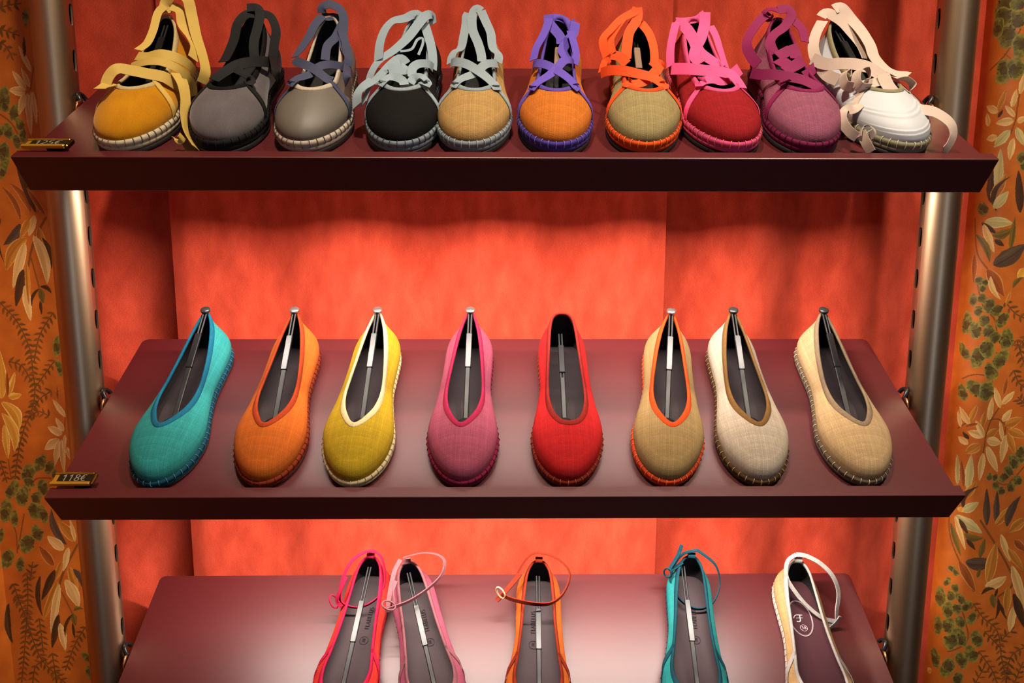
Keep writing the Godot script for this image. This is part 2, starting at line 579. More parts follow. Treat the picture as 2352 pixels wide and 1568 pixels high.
# laces and straps: width in millimetres, then picture x, picture y and place along the shoe (0 heel, 1 toe; below 0 = lying on the upper)
const LACES := [
	[[15, 314, 129, 0.4, 338, 129, 0.45, 372, 124, 0.47, 407, 133, 0.47, 434, 149, 0.43, 447, 168, 0.38], [13, 301, 154, 0.48, 329, 143, 0.51, 365, 141, 0.53, 402, 154, 0.53, 430, 177, 0.5, 443, 197, 0.45, 445, 220, 0.44], [17, 240, 207, 0.72, 249, 177, 0.67, 269, 158, 0.64, 303, 162, 0.61, 338, 169, 0.6, 374, 176, 0.6, 400, 191, 0.58, 414, 202, 0.54], [18, 257, 191, 0.68, 241, 197, 0.72, 228, 204, 0.76], [13, 402, 168, 0.56, 417, 195, 0.62, 424, 230, 0.68, 422, 264, 0.76, 428, 303, 0.88, 450, 340, 1], [8, 423, 181, 0.55, 430, 207, 0.6, 432, 234, 0.66, 432, 257, 0.7], [17, 381, 30, 0.03, 381, 7, 0, 402, -14, 0, 430, -2, 0.02, 440, 34, 0.07, 450, 80, 0.17, 464, 124, 0.28, 472, 161, 0.38, 464, 191, 0.42], [16, 393, 14, 0.02, 414, 25, 0.04, 420, 57, 0.1, 439, 85, 0.18, 449, 110, 0.26, 443, 135, 0.34], [12, 379, 14, 0.02, 363, 30, 0.06, 352, 69, 0.17, 338, 99, 0.27, 317, 115, 0.36], [13, 407, 195, -1, 411, 225, -1, 414, 248, -1], [12, 402, 318, 0.93, 414, 321, 0.95, 420, 312, 0.93]],
	[[13, 617, 255, -1, 604, 230, -1, 588, 204, -1, 578, 184, 0.63, 560, 170, 0.57, 539, 158, 0.53], [16, 491, 184, 0.64, 523, 161, 0.55, 549, 148, 0.49, 581, 142, 0.43, 613, 142, 0.37, 627, 149, 0.34], [14, 624, 149, 0.34, 630, 103, 0.23, 634, 69, 0.13, 622, 39, 0.05, 604, 32, 0.03], [14, 567, 18, 0.01, 590, 18, 0.01, 597, 34, 0.05, 592, 62, 0.11, 584, 92, 0.18, 583, 115, 0.24, 585, 133, 0.31], [15, 512, 142, 0.42, 521, 129, 0.36, 537, 92, 0.23, 546, 55, 0.11, 565, 34, 0.04, 585, 32, 0.02, 604, 32, 0.03], [13, 624, 131, 0.3, 632, 158, -1, 640, 181, -1]],
	[[13, 630, 259, -1, 643, 234, -1, 659, 211, -1, 667, 192, 0.68, 683, 181, 0.63, 711, 171, 0.57, 734, 153, 0.51, 757, 148, 0.46, 782, 152, 0.4, 796, 156, 0.37], [14, 798, 149, 0.36, 801, 133, 0.32, 791, 110, 0.24, 788, 80, 0.15, 789, 41, 0.06, 780, 21, 0.02, 759, 10, 0.005, 741, 16, 0.01, 739, 30, 0.02], [14, 794, 259, -1, 784, 234, -1, 768, 207, -1, 748, 179, 0.61, 720, 158, 0.54, 697, 147, 0.48, 681, 141, 0.42, 677, 135, 0.38], [14, 677, 131, 0.36, 688, 117, 0.29, 709, 85, 0.18, 725, 55, 0.09, 741, 37, 0.03], [13, 787, 53, 0.07, 771, 85, 0.16, 752, 106, 0.24, 747, 138, 0.35], [13, 739, 34, 0.02, 752, 39, 0.015, 768, 39, 0.015, 787, 46, 0.03], [13, 784, 69, 0.12, 794, 101, 0.22, 797, 129, 0.3], [13, 798, 147, 0.34, 797, 170, -1, 798, 191, -1]],
	[[13, 833, 257, -1, 848, 234, -1, 869, 207, -1, 876, 191, 0.67, 890, 180, 0.62, 908, 177, 0.6, 924, 185, 0.63, 929, 195, 0.67], [12, 995, 262, -1, 991, 234, -1, 983, 211, -1, 984, 191, 0.66, 970, 177, 0.6, 952, 179, 0.58, 942, 191, 0.62], [15, 834, 239, 0.74, 844, 207, 0.63, 852, 170, 0.52, 871, 140, 0.42, 908, 113, 0.32, 938, 85, 0.22, 961, 55, 0.12, 977, 37, 0.05, 991, 34, 0.02, 993, 45, 0, 981, 49, 0], [15, 869, 138, 0.42, 873, 99, 0.3, 885, 67, 0.19, 903, 49, 0.1, 931, 42, 0.05, 947, 34, 0.03, 961, 34, 0.03, 958, 51, 0.05], [15, 974, 53, 0.06, 983, 80, 0.15, 991, 110, 0.25, 994, 138, 0.33, 993, 158, 0.38], [15, 855, 193, 0.62, 876, 170, 0.56, 899, 147, 0.49, 919, 135, 0.45, 933, 147, 0.47], [20, 892, 161, 0.56, 910, 158, 0.55, 929, 158, 0.53, 938, 154, 0.5], [18, 857, 184, 0.62, 834, 200, 0.67, 821, 218, 0.72, 820, 243, 0.78], [13, 947, 177, 0.58, 947, 158, 0.53, 961, 147, 0.48, 984, 147, 0.42, 995, 156, 0.39], [4, 919, 118, 0.36, 945, 113, 0.33, 958, 92, 0.26, 970, 88, 0.24, 971, 101, 0.27, 961, 126, 0.34]],
	[[13, 1005, 259, -1, 1016, 239, -1, 1031, 216, -1, 1043, 195, 0.67, 1061, 181, 0.61, 1091, 168, 0.55, 1115, 148, 0.49, 1136, 146, 0.43, 1143, 147, 0.41], [14, 1143, 142, 0.4, 1145, 126, 0.34, 1132, 110, 0.26, 1127, 76, 0.15, 1115, 48, 0.07, 1105, 25, 0.02], [14, 1105, 25, 0.02, 1094, 20, 0.005, 1085, 37, 0.04, 1086, 69, 0.12, 1098, 99, 0.2, 1105, 124, 0.28, 1107, 142, 0.35], [14, 1175, 255, -1, 1167, 236, -1, 1152, 214, -1, 1142, 202, 0.68, 1119, 179, 0.61, 1091, 158, 0.54, 1068, 146, 0.49, 1045, 142, 0.44, 1035, 147, 0.4], [14, 1035, 145, 0.39, 1038, 129, 0.34, 1045, 119, 0.29, 1059, 110, 0.23, 1065, 83, 0.15, 1070, 57, 0.08, 1072, 34, 0.03, 1077, 51, 0.05]],
	[[13, 1185, 257, -1, 1200, 239, -1, 1217, 218, -1, 1221, 203, 0.7, 1239, 187, 0.64, 1262, 172, 0.58, 1280, 156, 0.53, 1295, 140, 0.48, 1310, 138, 0.44, 1317, 149, 0.41], [12, 1320, 147, 0.4, 1323, 124, 0.31, 1318, 99, 0.22, 1310, 71, 0.13], [13, 1348, 257, -1, 1340, 236, -1, 1330, 214, -1, 1325, 200, 0.69, 1303, 178, 0.62, 1278, 161, 0.55, 1255, 149, 0.49, 1232, 145, 0.43, 1224, 152, 0.39], [13, 1225, 138, 0.36, 1232, 110, 0.26, 1248, 80, 0.15, 1258, 55, 0.07, 1262, 37, 0.02], [15, 1260, 34, 0.02, 1261, 51, 0.05, 1273, 67, 0.09, 1287, 85, 0.12, 1289, 101, 0.15], [12, 1262, 41, 0.02, 1280, 40, 0.01, 1297, 46, 0.01, 1308, 55, 0.03, 1322, 51, 0.03], [15, 1322, 51, 0.03, 1317, 76, 0.09, 1303, 96, 0.15, 1292, 115, 0.21, 1299, 131, 0.28]],
	[[15, 1394, 264, -1, 1411, 234, -1, 1427, 207, -1, 1440, 189, 0.65, 1463, 192, 0.62, 1484, 185, 0.58, 1507, 163, 0.49, 1518, 147, 0.42, 1521, 161, 0.4], [15, 1538, 214, -1, 1525, 195, 0.66, 1498, 178, 0.6, 1463, 169, 0.55, 1429, 162, 0.49, 1399, 162, 0.43, 1380, 168, 0.39], [13, 1382, 165, 0.39, 1390, 140, 0.33, 1397, 149, 0.35], [14, 1394, 129, 0.32, 1385, 92, 0.21, 1404, 67, 0.14, 1427, 44, 0.06, 1456, 28, 0.02, 1463, 18, 0.005], [14, 1406, 124, 0.32, 1401, 94, 0.21, 1415, 64, 0.12, 1431, 41, 0.05], [16, 1463, 18, 0.005, 1463, 44, 0.05, 1445, 76, 0.13, 1440, 110, 0.24, 1438, 138, 0.34], [14, 1404, 126, 0.32, 1424, 131, 0.34, 1440, 147, 0.39], [14, 1472, 53, 0.05, 1490, 76, 0.12, 1501, 108, 0.22, 1503, 142, 0.34, 1498, 154, 0.38]],
	[[17, 1569, 266, -1, 1581, 234, -1, 1597, 204, -1, 1608, 187, 0.65, 1635, 183, 0.6, 1658, 185, 0.57, 1678, 176, 0.52, 1699, 158, 0.44], [17, 1542, 158, 0.43, 1577, 158, 0.47, 1612, 161, 0.5, 1649, 164, 0.53, 1678, 171, 0.56, 1693, 186, 0.61, 1704, 202, 0.66], [13, 1540, 152, 0.41, 1540, 115, 0.3, 1546, 80, 0.18, 1553, 51, 0.06], [17, 1550, 51, 0.04, 1573, 62, 0.08, 1591, 87, 0.15, 1605, 117, 0.23, 1628, 135, 0.3, 1658, 154, 0.37], [17, 1619, 28, 0.02, 1618, 57, 0.07, 1610, 87, 0.15, 1599, 110, 0.21, 1596, 129, 0.27, 1610, 145, 0.34], [12, 1554, 48, 0.03, 1575, 48, 0.015, 1600, 44, 0.01, 1619, 30, 0.005], [12, 1632, 60, 0.07, 1644, 83, 0.13, 1654, 115, 0.22, 1667, 154, 0.36]],
	[[15, 1745, 248, -1, 1762, 220, -1, 1778, 202, -1, 1801, 187, 0.66], [15, 1725, 168, 0.42, 1746, 171, 0.47, 1776, 171, 0.52, 1810, 176, 0.56, 1842, 183, 0.6, 1865, 193, 0.64, 1884, 204, 0.67], [16, 1767, 30, 0.01, 1746, 46, 0.05, 1723, 78, 0.13, 1715, 103, 0.2, 1725, 129, 0.28, 1741, 149, 0.36], [15, 1787, 23, 0.01, 1808, 21, 0.005, 1817, 34, 0.03, 1803, 60, 0.08, 1778, 80, 0.14, 1769, 99, 0.19, 1778, 124, 0.26], [-13, 1787, 23, 0.01, 1764, 22, 0.01, 1753, 34, 0.02, 1767, 45, 0.03, 1776, 34, 0.02], [14, 1822, 46, 0.04, 1842, 67, 0.1, 1849, 96, 0.18], [18, 1785, 129, 0.3, 1801, 122, 0.28, 1815, 115, 0.27], [18, 1785, 149, 0.37, 1799, 142, 0.34, 1810, 135, 0.31], [18, 1817, 103, 0.24, 1826, 122, 0.28, 1829, 135, 0.32], [18, 1803, 163, 0.43, 1824, 152, 0.39, 1845, 138, 0.34], [14, 1847, 174, 0.46, 1861, 165, 0.42, 1873, 152, 0.36]],
	[[17, 1889, 48, 0.04, 1874, 78, 0.13, 1868, 110, 0.22, 1877, 140, 0.32, 1897, 170, 0.43, 1925, 184, 0.5], [17, 1865, 135, 0.32, 1897, 147, 0.4, 1932, 146, 0.45, 1969, 148, 0.5, 2001, 158, 0.55, 2028, 177, 0.6], [17, 1886, 39, 0.03, 1900, 30, 0.02, 1932, 48, 0.06, 1955, 73, 0.12, 1978, 103, 0.2, 1992, 135, 0.3], [18, 1916, 21, 0.01, 1932, 18, 0.01, 1955, 44, 0.06, 1978, 71, 0.15, 1998, 103, 0.26, 2008, 131, 0.34, 2031, 156, 0.42, 2060, 168, 0.5, 2086, 174, 0.55], [17, 2028, 170, 0.6, 2040, 197, 0.66, 2070, 227, 0.74, 2111, 248, 0.82, 2150, 259, 0.87, 2182, 282, 0.92, 2190, 308, 0.95, 2180, 333, 0.98, 2166, 348, 1], [-16, 1998, 202, 0.66, 1975, 200, 0.66, 1966, 184, 0.63, 1971, 163, 0.59, 1989, 156, 0.57, 1998, 170, 0.59, 1994, 186, 0.62, 1982, 191, 0.64], [-15, 1959, 200, 0.64, 1941, 195, 0.62, 1936, 174, 0.57, 1948, 161, 0.54, 1957, 170, 0.56, 1948, 184, 0.59], [16, 1982, 195, 0.65, 2003, 191, 0.63, 2024, 186, 0.61], [-15, 2051, 177, 0.6, 2072, 179, 0.57, 2090, 186, 0.56, 2097, 200, 0.58, 2083, 216, 0.63], [14, 1987, 232, 0.71, 1966, 248, 0.75, 1939, 255, 0.77, 1936, 280, 0.83, 1952, 303, 0.89, 1969, 315, 0.92], [-14, 1971, 315, 0.93, 1982, 292, 0.9, 1998, 289, 0.91, 2008, 301, 0.94, 1998, 312, 0.96], [14, 1978, 305, 0.92, 1989, 328, 0.97, 2001, 349, 1]],
]
const STRAPS := [
	[[-7, 858, 1264, 0.015, 837, 1268, 0.03, 810, 1286, 0.09, 792, 1316, 0.16, 782, 1355, 0.23, 785, 1383, 0.27, 819, 1395, 0.28, 855, 1382, 0.24, 879, 1355, 0.17, 885, 1319, 0.1, 876, 1280, 0.04, 858, 1264, 0.015], [7, 795, 1325, 0.19, 782, 1355, 0.24, 774, 1379, 0.27, 785, 1393, 0.29]],
	[[-7, 926, 1280, 0.02, 947, 1274, 0.03, 974, 1269, 0.05, 1004, 1273, 0.09, 1021, 1288, 0.14, 1015, 1319, 0.2, 986, 1349, 0.24, 947, 1376, 0.28, 908, 1393, 0.31, 885, 1402, 0.32], [8, 920, 1285, 0.02, 907, 1310, 0.09, 899, 1343, 0.17, 893, 1379, 0.26, 890, 1405, 0.31], [6, 910, 1334, 0.16, 902, 1358, 0.21, 905, 1385, 0.27]],
	[[-8, 1152, 1364, 0.22, 1176, 1376, 0.25, 1224, 1386, 0.28, 1265, 1385, 0.26, 1295, 1361, 0.19, 1309, 1319, 0.1, 1289, 1289, 0.04, 1257, 1273, 0.015, 1224, 1271, 0.015, 1203, 1292, 0.05, 1188, 1319, 0.1], [9, 1193, 1319, 0.11, 1176, 1340, 0.15, 1158, 1361, 0.2, 1140, 1379, 0.24]],
	[[-7, 1602, 1263, 0.01, 1570, 1271, 0.02, 1550, 1295, 0.06, 1540, 1330, 0.12, 1550, 1362, 0.18, 1578, 1390, 0.25, 1610, 1398, 0.26, 1639, 1382, 0.21, 1653, 1342, 0.12, 1643, 1297, 0.06, 1602, 1263, 0.01], [6, 1536, 1309, 0.09, 1556, 1277, 0.05, 1566, 1251, 0.02], [6, 1540, 1309, 0.09, 1554, 1301, 0.07, 1568, 1291, 0.06]],
	[[7, 1829, 1273, 0.01, 1809, 1289, 0.04, 1807, 1325, 0.1, 1829, 1362, 0.17, 1857, 1394, 0.23, 1890, 1419, 0.28, 1924, 1427, 0.29], [8, 1829, 1273, 0.01, 1853, 1277, 0.02, 1886, 1295, 0.06, 1914, 1325, 0.12, 1926, 1362, 0.18, 1922, 1402, 0.25, 1922, 1427, 0.29], [6, 1930, 1415, 0.28, 1918, 1431, 0.3, 1902, 1445, 0.32], [7, 1914, 1433, 0.3, 1882, 1433, 0.3, 1857, 1435, 0.29]],
]

# where a line of sight meets the upper of a shoe, in the shoe's frame
func on_upper(skin: Array, eye: Vector3, dir: Vector3) -> Variant:
	var best = null
	var far := 1e9
	for r in skin.size() - 1:
		for c in ROUND:
			var c2 := (c + 1) % ROUND
			for tri in [[skin[r][c], skin[r][c2], skin[r + 1][c2]], [skin[r][c], skin[r + 1][c2], skin[r + 1][c]]]:
				var hit = Geometry3D.ray_intersects_triangle(eye, dir, tri[0], tri[1], tri[2])
				if hit != null and eye.distance_to(hit) < far:
					far = eye.distance_to(hit)
					best = hit
	return best

# the column of a shoe's skin whose row lies at a given place along the shoe
func column_at(shoe: Dictionary, row: int, place: float, sgn: float) -> int:
	var best := 0
	var off := 1e9
	for k in range(2, ROUND / 2 - 1):
		var c := k if sgn > 0 else ROUND - k
		var e := absf(shoe.skin[row][c].z / shoe.long + 0.5 - place)
		if e < off:
			off = e
			best = c
	return best

# sewn tapes from the sole to the corners of the throat; gives their upper ends
func flank_tapes(o: Node3D, shoe: Dictionary, material: Material, wide: float, low_at: float, high_at: float) -> Dictionary:
	var ends := {}
	var top: int = shoe.skin.size() - 1
	for sgn in [1.0, -1.0]:
		var low := column_at(shoe, 0, low_at, sgn)
		var high := column_at(shoe, top, high_at, sgn)
		var path := []
		var face := []
		for q in 21:
			var t := q / 20.0
			var col := lerpf(low, high, t)
			var row := t * top
			var r0 := mini(int(row), top - 1)
			var c0 := int(col)
			var p: Vector3 = shoe.skin[r0][c0].lerp(shoe.skin[r0 + 1][c0], row - r0).lerp(shoe.skin[r0][c0 + 1].lerp(shoe.skin[r0 + 1][c0 + 1], row - r0), col - c0)
			var n: Vector3 = (shoe.skin[r0][c0 + 1] - shoe.skin[r0][c0 - 1]).cross(shoe.skin[r0 + 1][c0] - shoe.skin[r0][c0]).normalized()
			n = -n if n.dot(Vector3(p.x, p.y - 0.01, 0)) < 0.0 else n
			path.append(p + n * 0.0011)
			face.append(n)
		var s := Shape.new()
		s.band(path, face, wide, 0.0010)
		part("flank_tape", s.mesh(), material, o)
		ends[sgn] = path[-1] + Vector3(0, 0.0015, 0)
	return ends

# ribbons or straps of one shoe from their list
func add_bands(o: Node3D, shoe: Dictionary, list: Array, called: String, material: Material, thick: float, ends := {}) -> void:
	var back := o.transform.affine_inverse()
	var eye := back * view.origin
	for item in list:
		var pts := []
		var k := 1
		if ends and item[3] < 0.0:
			# sewn to the flank tape: start at its upper end
			while k + 2 < item.size() and item[k + 2] < 0.0:
				k += 3
			if k >= item.size():
				continue
			var way: Vector3 = back.basis * ray(item[1], item[2])
			pts.append(ends[1.0 if eye.x + way.x * ((0.12 * shoe.long - eye.z) / way.z) > 0.0 else -1.0])
		while k + 2 < item.size():
			var dir: Vector3 = back.basis * ray(item[k], item[k + 1])
			var hit = null
			if item[k + 2] < 0.0:
				hit = on_upper(shoe.skin, eye, dir)
				if hit != null:
					hit -= dir * 0.0016
			if hit == null:
				var s: float = item[k + 2] if item[k + 2] >= 0.0 else 0.62
				hit = eye + dir * (((s - 0.5) * shoe.long - eye.z) / dir.z)
			hit.y = maxf(hit.y, 0.001)
			pts.append(hit)
			k += 3
		var path := spline(pts, pts.size() * 7)
		var face := []
		var mid := Vector3.ZERO
		for q in path:
			mid += q / path.size()
		for q in path:
			var out := Vector3(q.x, q.y - 0.03, 0.0).normalized()
			face.append((q - mid).normalized() * 0.9 + (eye - q).normalized() * 0.42 if item[0] < 0 else out * 0.55 + (eye - q).normalized() * 0.6)
		var s2 := Shape.new()
		s2.band(path, face, absf(item[0]) * 0.00086, thick)
		part(called, s2.mesh(), material, o)

# a spring shoe tree: toe piece, twin rails, grip and heel cap, standing in a shoe
func shoe_tree(xf: Transform3D, a: Vector3, b: Vector3, label: String, capped: bool, grip := 0.35, cap_mat: Material = null, worn := false) -> void:
	var o := thing("shoe_tree", label, "shoe tree", xf, "black spring shoe trees in the shoes")
	var dir := (b - a).normalized()
	var side := Vector3.UP.cross(dir).normalized()
	var up := dir.cross(side)
	var black: Material = tex.tree_black
	var long := a.distance_to(b)
	for k in [-1.0, 1.0]:
		var s := Shape.new()
		s.tube([a + side * k * 0.0021, b + side * k * 0.0021 - dir * 0.002], 0.0015, 8)
		part("rail", s.mesh(), black, o)
	var s2 := Shape.new()
	s2.box(Vector3(0.0085, 0.0045, long * 0.30), 0.0008, Transform3D(Basis(side, up, dir), a.lerp(b, 1.0 - grip) + up * 0.001))
	part("grip", s2.mesh(), tex.tree_worn if worn else tex.tree_gloss, o)
	s2 = Shape.new()
	s2.box(Vector3(0.0065, 0.004, long * 0.5), 0.0008, Transform3D(Basis(side, up, dir), a.lerp(b, 0.25)))
	part("stem", s2.mesh(), black, o)
	if capped:
		s2 = Shape.new()
		s2.lathe([[0.0, 0.0032], [0.0045, 0.003], [0.0066, 0.0022], [0.007, 0.0008], [0.0066, -0.0014], [0.0, -0.0016]], 20, Transform3D(Basis(side, Vector3.UP, side.cross(Vector3.UP)), b + Vector3.UP * 0.0012 + dir * 0.001))
		part("heel_cap", s2.mesh(), cap_mat if cap_mat else tex.tree_cap, o)
	s2 = Shape.new()
	s2.lathe([[0.0, 0.012], [0.009, 0.011], [0.014, 0.005], [0.014, -0.004], [0.0, -0.006]], 16, Transform3D(Basis.IDENTITY, a))
	part("toe_piece", s2.mesh(), black, o)

func flats() -> void:
	var plum := mat(srgb(40, 28, 31), 0.85)
	var lining := mat(srgb(26, 18, 20), 0.9)
	var rubber := mat(srgb(26, 22, 22), 0.6)
	var kinds := [
		# name colours: fabric, trim, band, stitch; toe and heel pixels
		{"l": "teal linen slip-on espadrille with dark blue-green trim, nearest the price tag", "f": [52, 160, 158], "t": [18, 106, 136], "b": [22, 78, 100], "s": [70, 140, 160], "toe": Vector2(352, 1112), "heel": Vector2(481, 702), "arch": 1.0},
		{"l": "plain orange linen slip-on espadrille with rust trim beside the teal one", "f": [214, 108, 34], "t": [176, 62, 22], "b": [150, 52, 22], "s": [110, 34, 14], "toe": Vector2(598, 1112), "heel": Vector2(678, 714), "arch": 1.0},
		{"l": "mustard yellow linen slip-on espadrille with cream trim and cream sole", "f": [198, 164, 34], "t": [232, 212, 160], "b": [226, 208, 160], "s": [180, 160, 118], "toe": Vector2(803, 1111), "heel": Vector2(869, 712), "arch": 1.0},
		{"l": "dusty mauve linen slip-on espadrille with raspberry trim and sole", "f": [176, 84, 108], "t": [172, 34, 74], "b": [148, 28, 70], "s": [96, 14, 40], "toe": Vector2(1053, 1110), "heel": Vector2(1081, 711), "arch": 1.0},
		{"l": "scarlet linen slip-on espadrille with dark red trim and rust sole", "f": [206, 34, 36], "t": [146, 34, 26], "b": [146, 46, 26], "s": [190, 84, 50], "toe": Vector2(1310, 1111), "heel": Vector2(1291, 718), "arch": -1.0},
		{"l": "khaki linen slip-on espadrille with neon orange trim on the middle shelf", "f": [176, 146, 96], "t": [255, 84, 26], "b": [250, 82, 34], "s": [255, 150, 100], "toe": Vector2(1532, 1110), "heel": Vector2(1541, 713), "arch": -1.0},
		{"l": "pale oatmeal slip-on espadrille with brown trim and olive brown sole", "f": [206, 190, 168], "t": [132, 94, 48], "b": [104, 76, 44], "s": [208, 178, 130], "toe": Vector2(1748, 1113), "heel": Vector2(1683, 715), "arch": -1.0},
		{"l": "sand beige slip-on espadrille with taupe trim at the shelf's right end", "f": [212, 178, 130], "t": [150, 128, 100], "b": [124, 106, 86], "s": [232, 216, 180], "toe": Vector2(1992, 1113), "heel": Vector2(1888, 711), "arch": -1.0}]
	var trees := ["in the teal slip-on", "in the plain orange slip-on", "in the mustard yellow slip-on", "in the dusty mauve slip-on", "lying low in the scarlet slip-on", "in the khaki slip-on with neon trim", "in the pale oatmeal slip-on", "in the sand beige slip-on at the right end"]
	for i in kinds.size():
		var k: Dictionary = kinds[i]
		var round_heel := i == 4
		var long := 0.274
		var xf := shoe_place(1, k.toe, k.heel, 0.075, long)
		var o := thing("slip_on_espadrille", k.l, "shoe", xf, "slip-on espadrilles on the middle shelf")
		build_shoe(o, {"long": long, "arch": k.arch, "open": ROUND_OPEN if round_heel else FLAT_OPEN, "fabric": linen(srgb(k.f[0], k.f[1], k.f[2])), "trim": tape_mat(srgb(k.t[0], k.t[1], k.t[2])), "band": tape_mat(srgb(k.b[0], k.b[1], k.b[2])), "stitch": mat(srgb(k.s[0], k.s[1], k.s[2]), 0.8), "rubber": rubber, "lining": lining, "insole": plum})
		var a := Vector3(0.004 * k.arch, 0.026, 0.20 * long)
		var b := Vector3(0, 0.0765, -0.485 * long)
		if round_heel:
			b = Vector3(-0.002, 0.046, -0.44 * long)
		shoe_tree(xf, a, b, "black shoe tree %s" % trees[i], not round_heel, [0.36, 0.38, 0.36, 0.36, 0.3, 0.38, 0.38, 0.36][i], tex.tree_dark_cap if i in [0, 6, 7] else null)

func laced() -> void:
	var lining := mat(srgb(24, 20, 22), 0.9)
	var rubber := mat(srgb(26, 22, 22), 0.6)
	var kinds := [
		{"l": "golden yellow velvet espadrille wound with pale yellow ribbon", "f": [226, 158, 20], "t": [226, 200, 140], "r": [222, 184, 92], "b": [224, 210, 176], "s": [120, 96, 70], "toe": Vector2(310, 335), "heel": Vector2(395, 28), "m": "velvet"},
		{"l": "grey velvet espadrille with black ribbon and black sole", "f": [112, 110, 112], "t": [16, 15, 16], "r": [22, 21, 22], "b": [24, 23, 24], "s": [10, 10, 10], "toe": Vector2(510, 340), "heel": Vector2(590, 38), "m": "velvet"},
		{"l": "taupe satin espadrille with slate blue ribbon and cream sole", "f": [98, 90, 80], "t": [216, 198, 176], "r": [70, 74, 98], "b": [206, 192, 172], "s": [96, 84, 72], "toe": Vector2(715, 343), "heel": Vector2(757, 45), "m": "satin"},
		{"l": "black canvas espadrille with pale grey-blue ribbon and sole", "f": [18, 15, 14], "t": [158, 172, 180], "r": [150, 166, 174], "b": [136, 148, 156], "s": [58, 64, 70], "toe": Vector2(912, 343), "heel": Vector2(955, 55), "m": "linen"},
		{"l": "tan linen espadrille with pale grey-blue ribbon crossed once", "f": [196, 154, 92], "t": [152, 166, 172], "r": [146, 160, 166], "b": [146, 156, 162], "s": [196, 202, 204], "toe": Vector2(1088, 345), "heel": Vector2(1100, 40), "m": "linen"},
		{"l": "orange linen espadrille with violet ribbon and violet sole", "f": [222, 124, 42], "t": [104, 78, 178], "r": [102, 78, 180], "b": [86, 66, 160], "s": [142, 128, 206], "toe": Vector2(1266, 347), "heel": Vector2(1285, 48), "m": "linen"},
		{"l": "khaki linen espadrille with neon orange ribbon on the top shelf", "f": [172, 152, 102], "t": [255, 84, 30], "r": [255, 84, 30], "b": [252, 88, 34], "s": [255, 160, 60], "toe": Vector2(1482, 345), "heel": Vector2(1462, 48), "m": "linen"},
		{"l": "crimson linen espadrille with hot pink ribbon and pink sole", "f": [166, 24, 30], "t": [246, 88, 140], "r": [250, 86, 142], "b": [238, 84, 140], "s": [250, 140, 90], "toe": Vector2(1672, 345), "heel": Vector2(1600, 58), "m": "linen"},
		{"l": "mauve linen espadrille with plum magenta ribbon and sole", "f": [160, 88, 112], "t": [142, 32, 84], "r": [132, 26, 78], "b": [128, 30, 74], "s": [78, 12, 44], "toe": Vector2(1858, 346), "heel": Vector2(1785, 48), "m": "linen"},
		{"l": "white satin espadrille with pleated toe and blush ribbon", "f": [186, 188, 192], "t": [152, 142, 108], "r": [206, 182, 166], "b": [152, 146, 118], "s": [222, 212, 176], "toe": Vector2(2062, 346), "heel": Vector2(1905, 38), "m": "satin"}]
	for i in kinds.size():
		var k: Dictionary = kinds[i]
		var long := 0.262
		var xf := shoe_place(0, k.toe, k.heel, 0.081, long)
		var o := thing("lace_up_espadrille", k.l, "shoe", xf, "lace-up espadrilles on the top shelf")
		var col := srgb(k.f[0], k.f[1], k.f[2])
		var fab: StandardMaterial3D = linen(col)
		if k.m == "velvet":
			fab = velvet(col)
		elif k.m == "satin":
			fab = mat(col, 0.55)
		var ribbon := ribbon_mat(srgb(k.r[0], k.r[1], k.r[2]), 0.7)
		var shoe := build_shoe(o, {"long": long, "wide": 0.97, "arch": 1.0 if i % 2 else -1.0, "open": LACE_OPEN, "fabric": fab, "trim": tape_mat(srgb(k.t[0], k.t[1], k.t[2])), "band": tape_mat(srgb(k.b[0], k.b[1], k.b[2])), "stitch": mat(srgb(k.s[0], k.s[1], k.s[2]), 0.8), "rubber": rubber, "lining": lining, "insole": lining, "thick": 1.18, "lift": 0.0028, "tape": 0.0055, "toe_rise": 0.52, "reach": 0.42, "throat_dip": 0.16, "pleats": i == 9, "rows": 56 if i == 9 else 16, })
		var ends := flank_tapes(o, shoe, ribbon, 0.0085, 0.74, 0.625)
		add_bands(o, shoe, LACES[i], "ribbon", ribbon, 0.0006, ends)
		if i in [0, 5, 6, 9]:
			shoe_tree(xf, Vector3(0, 0.026, 0.16 * long), Vector3(0, [0.074, 0, 0, 0, 0, 0.060, 0.060, 0, 0, 0.072][i], -0.46 * long), "black shoe tree inside the %s" % {0: "golden yellow velvet espadrille", 5: "orange and violet espadrille", 6: "khaki espadrille with neon ribbon", 9: "white satin espadrille"}[i], false, 0.33, null, i in [5, 6])

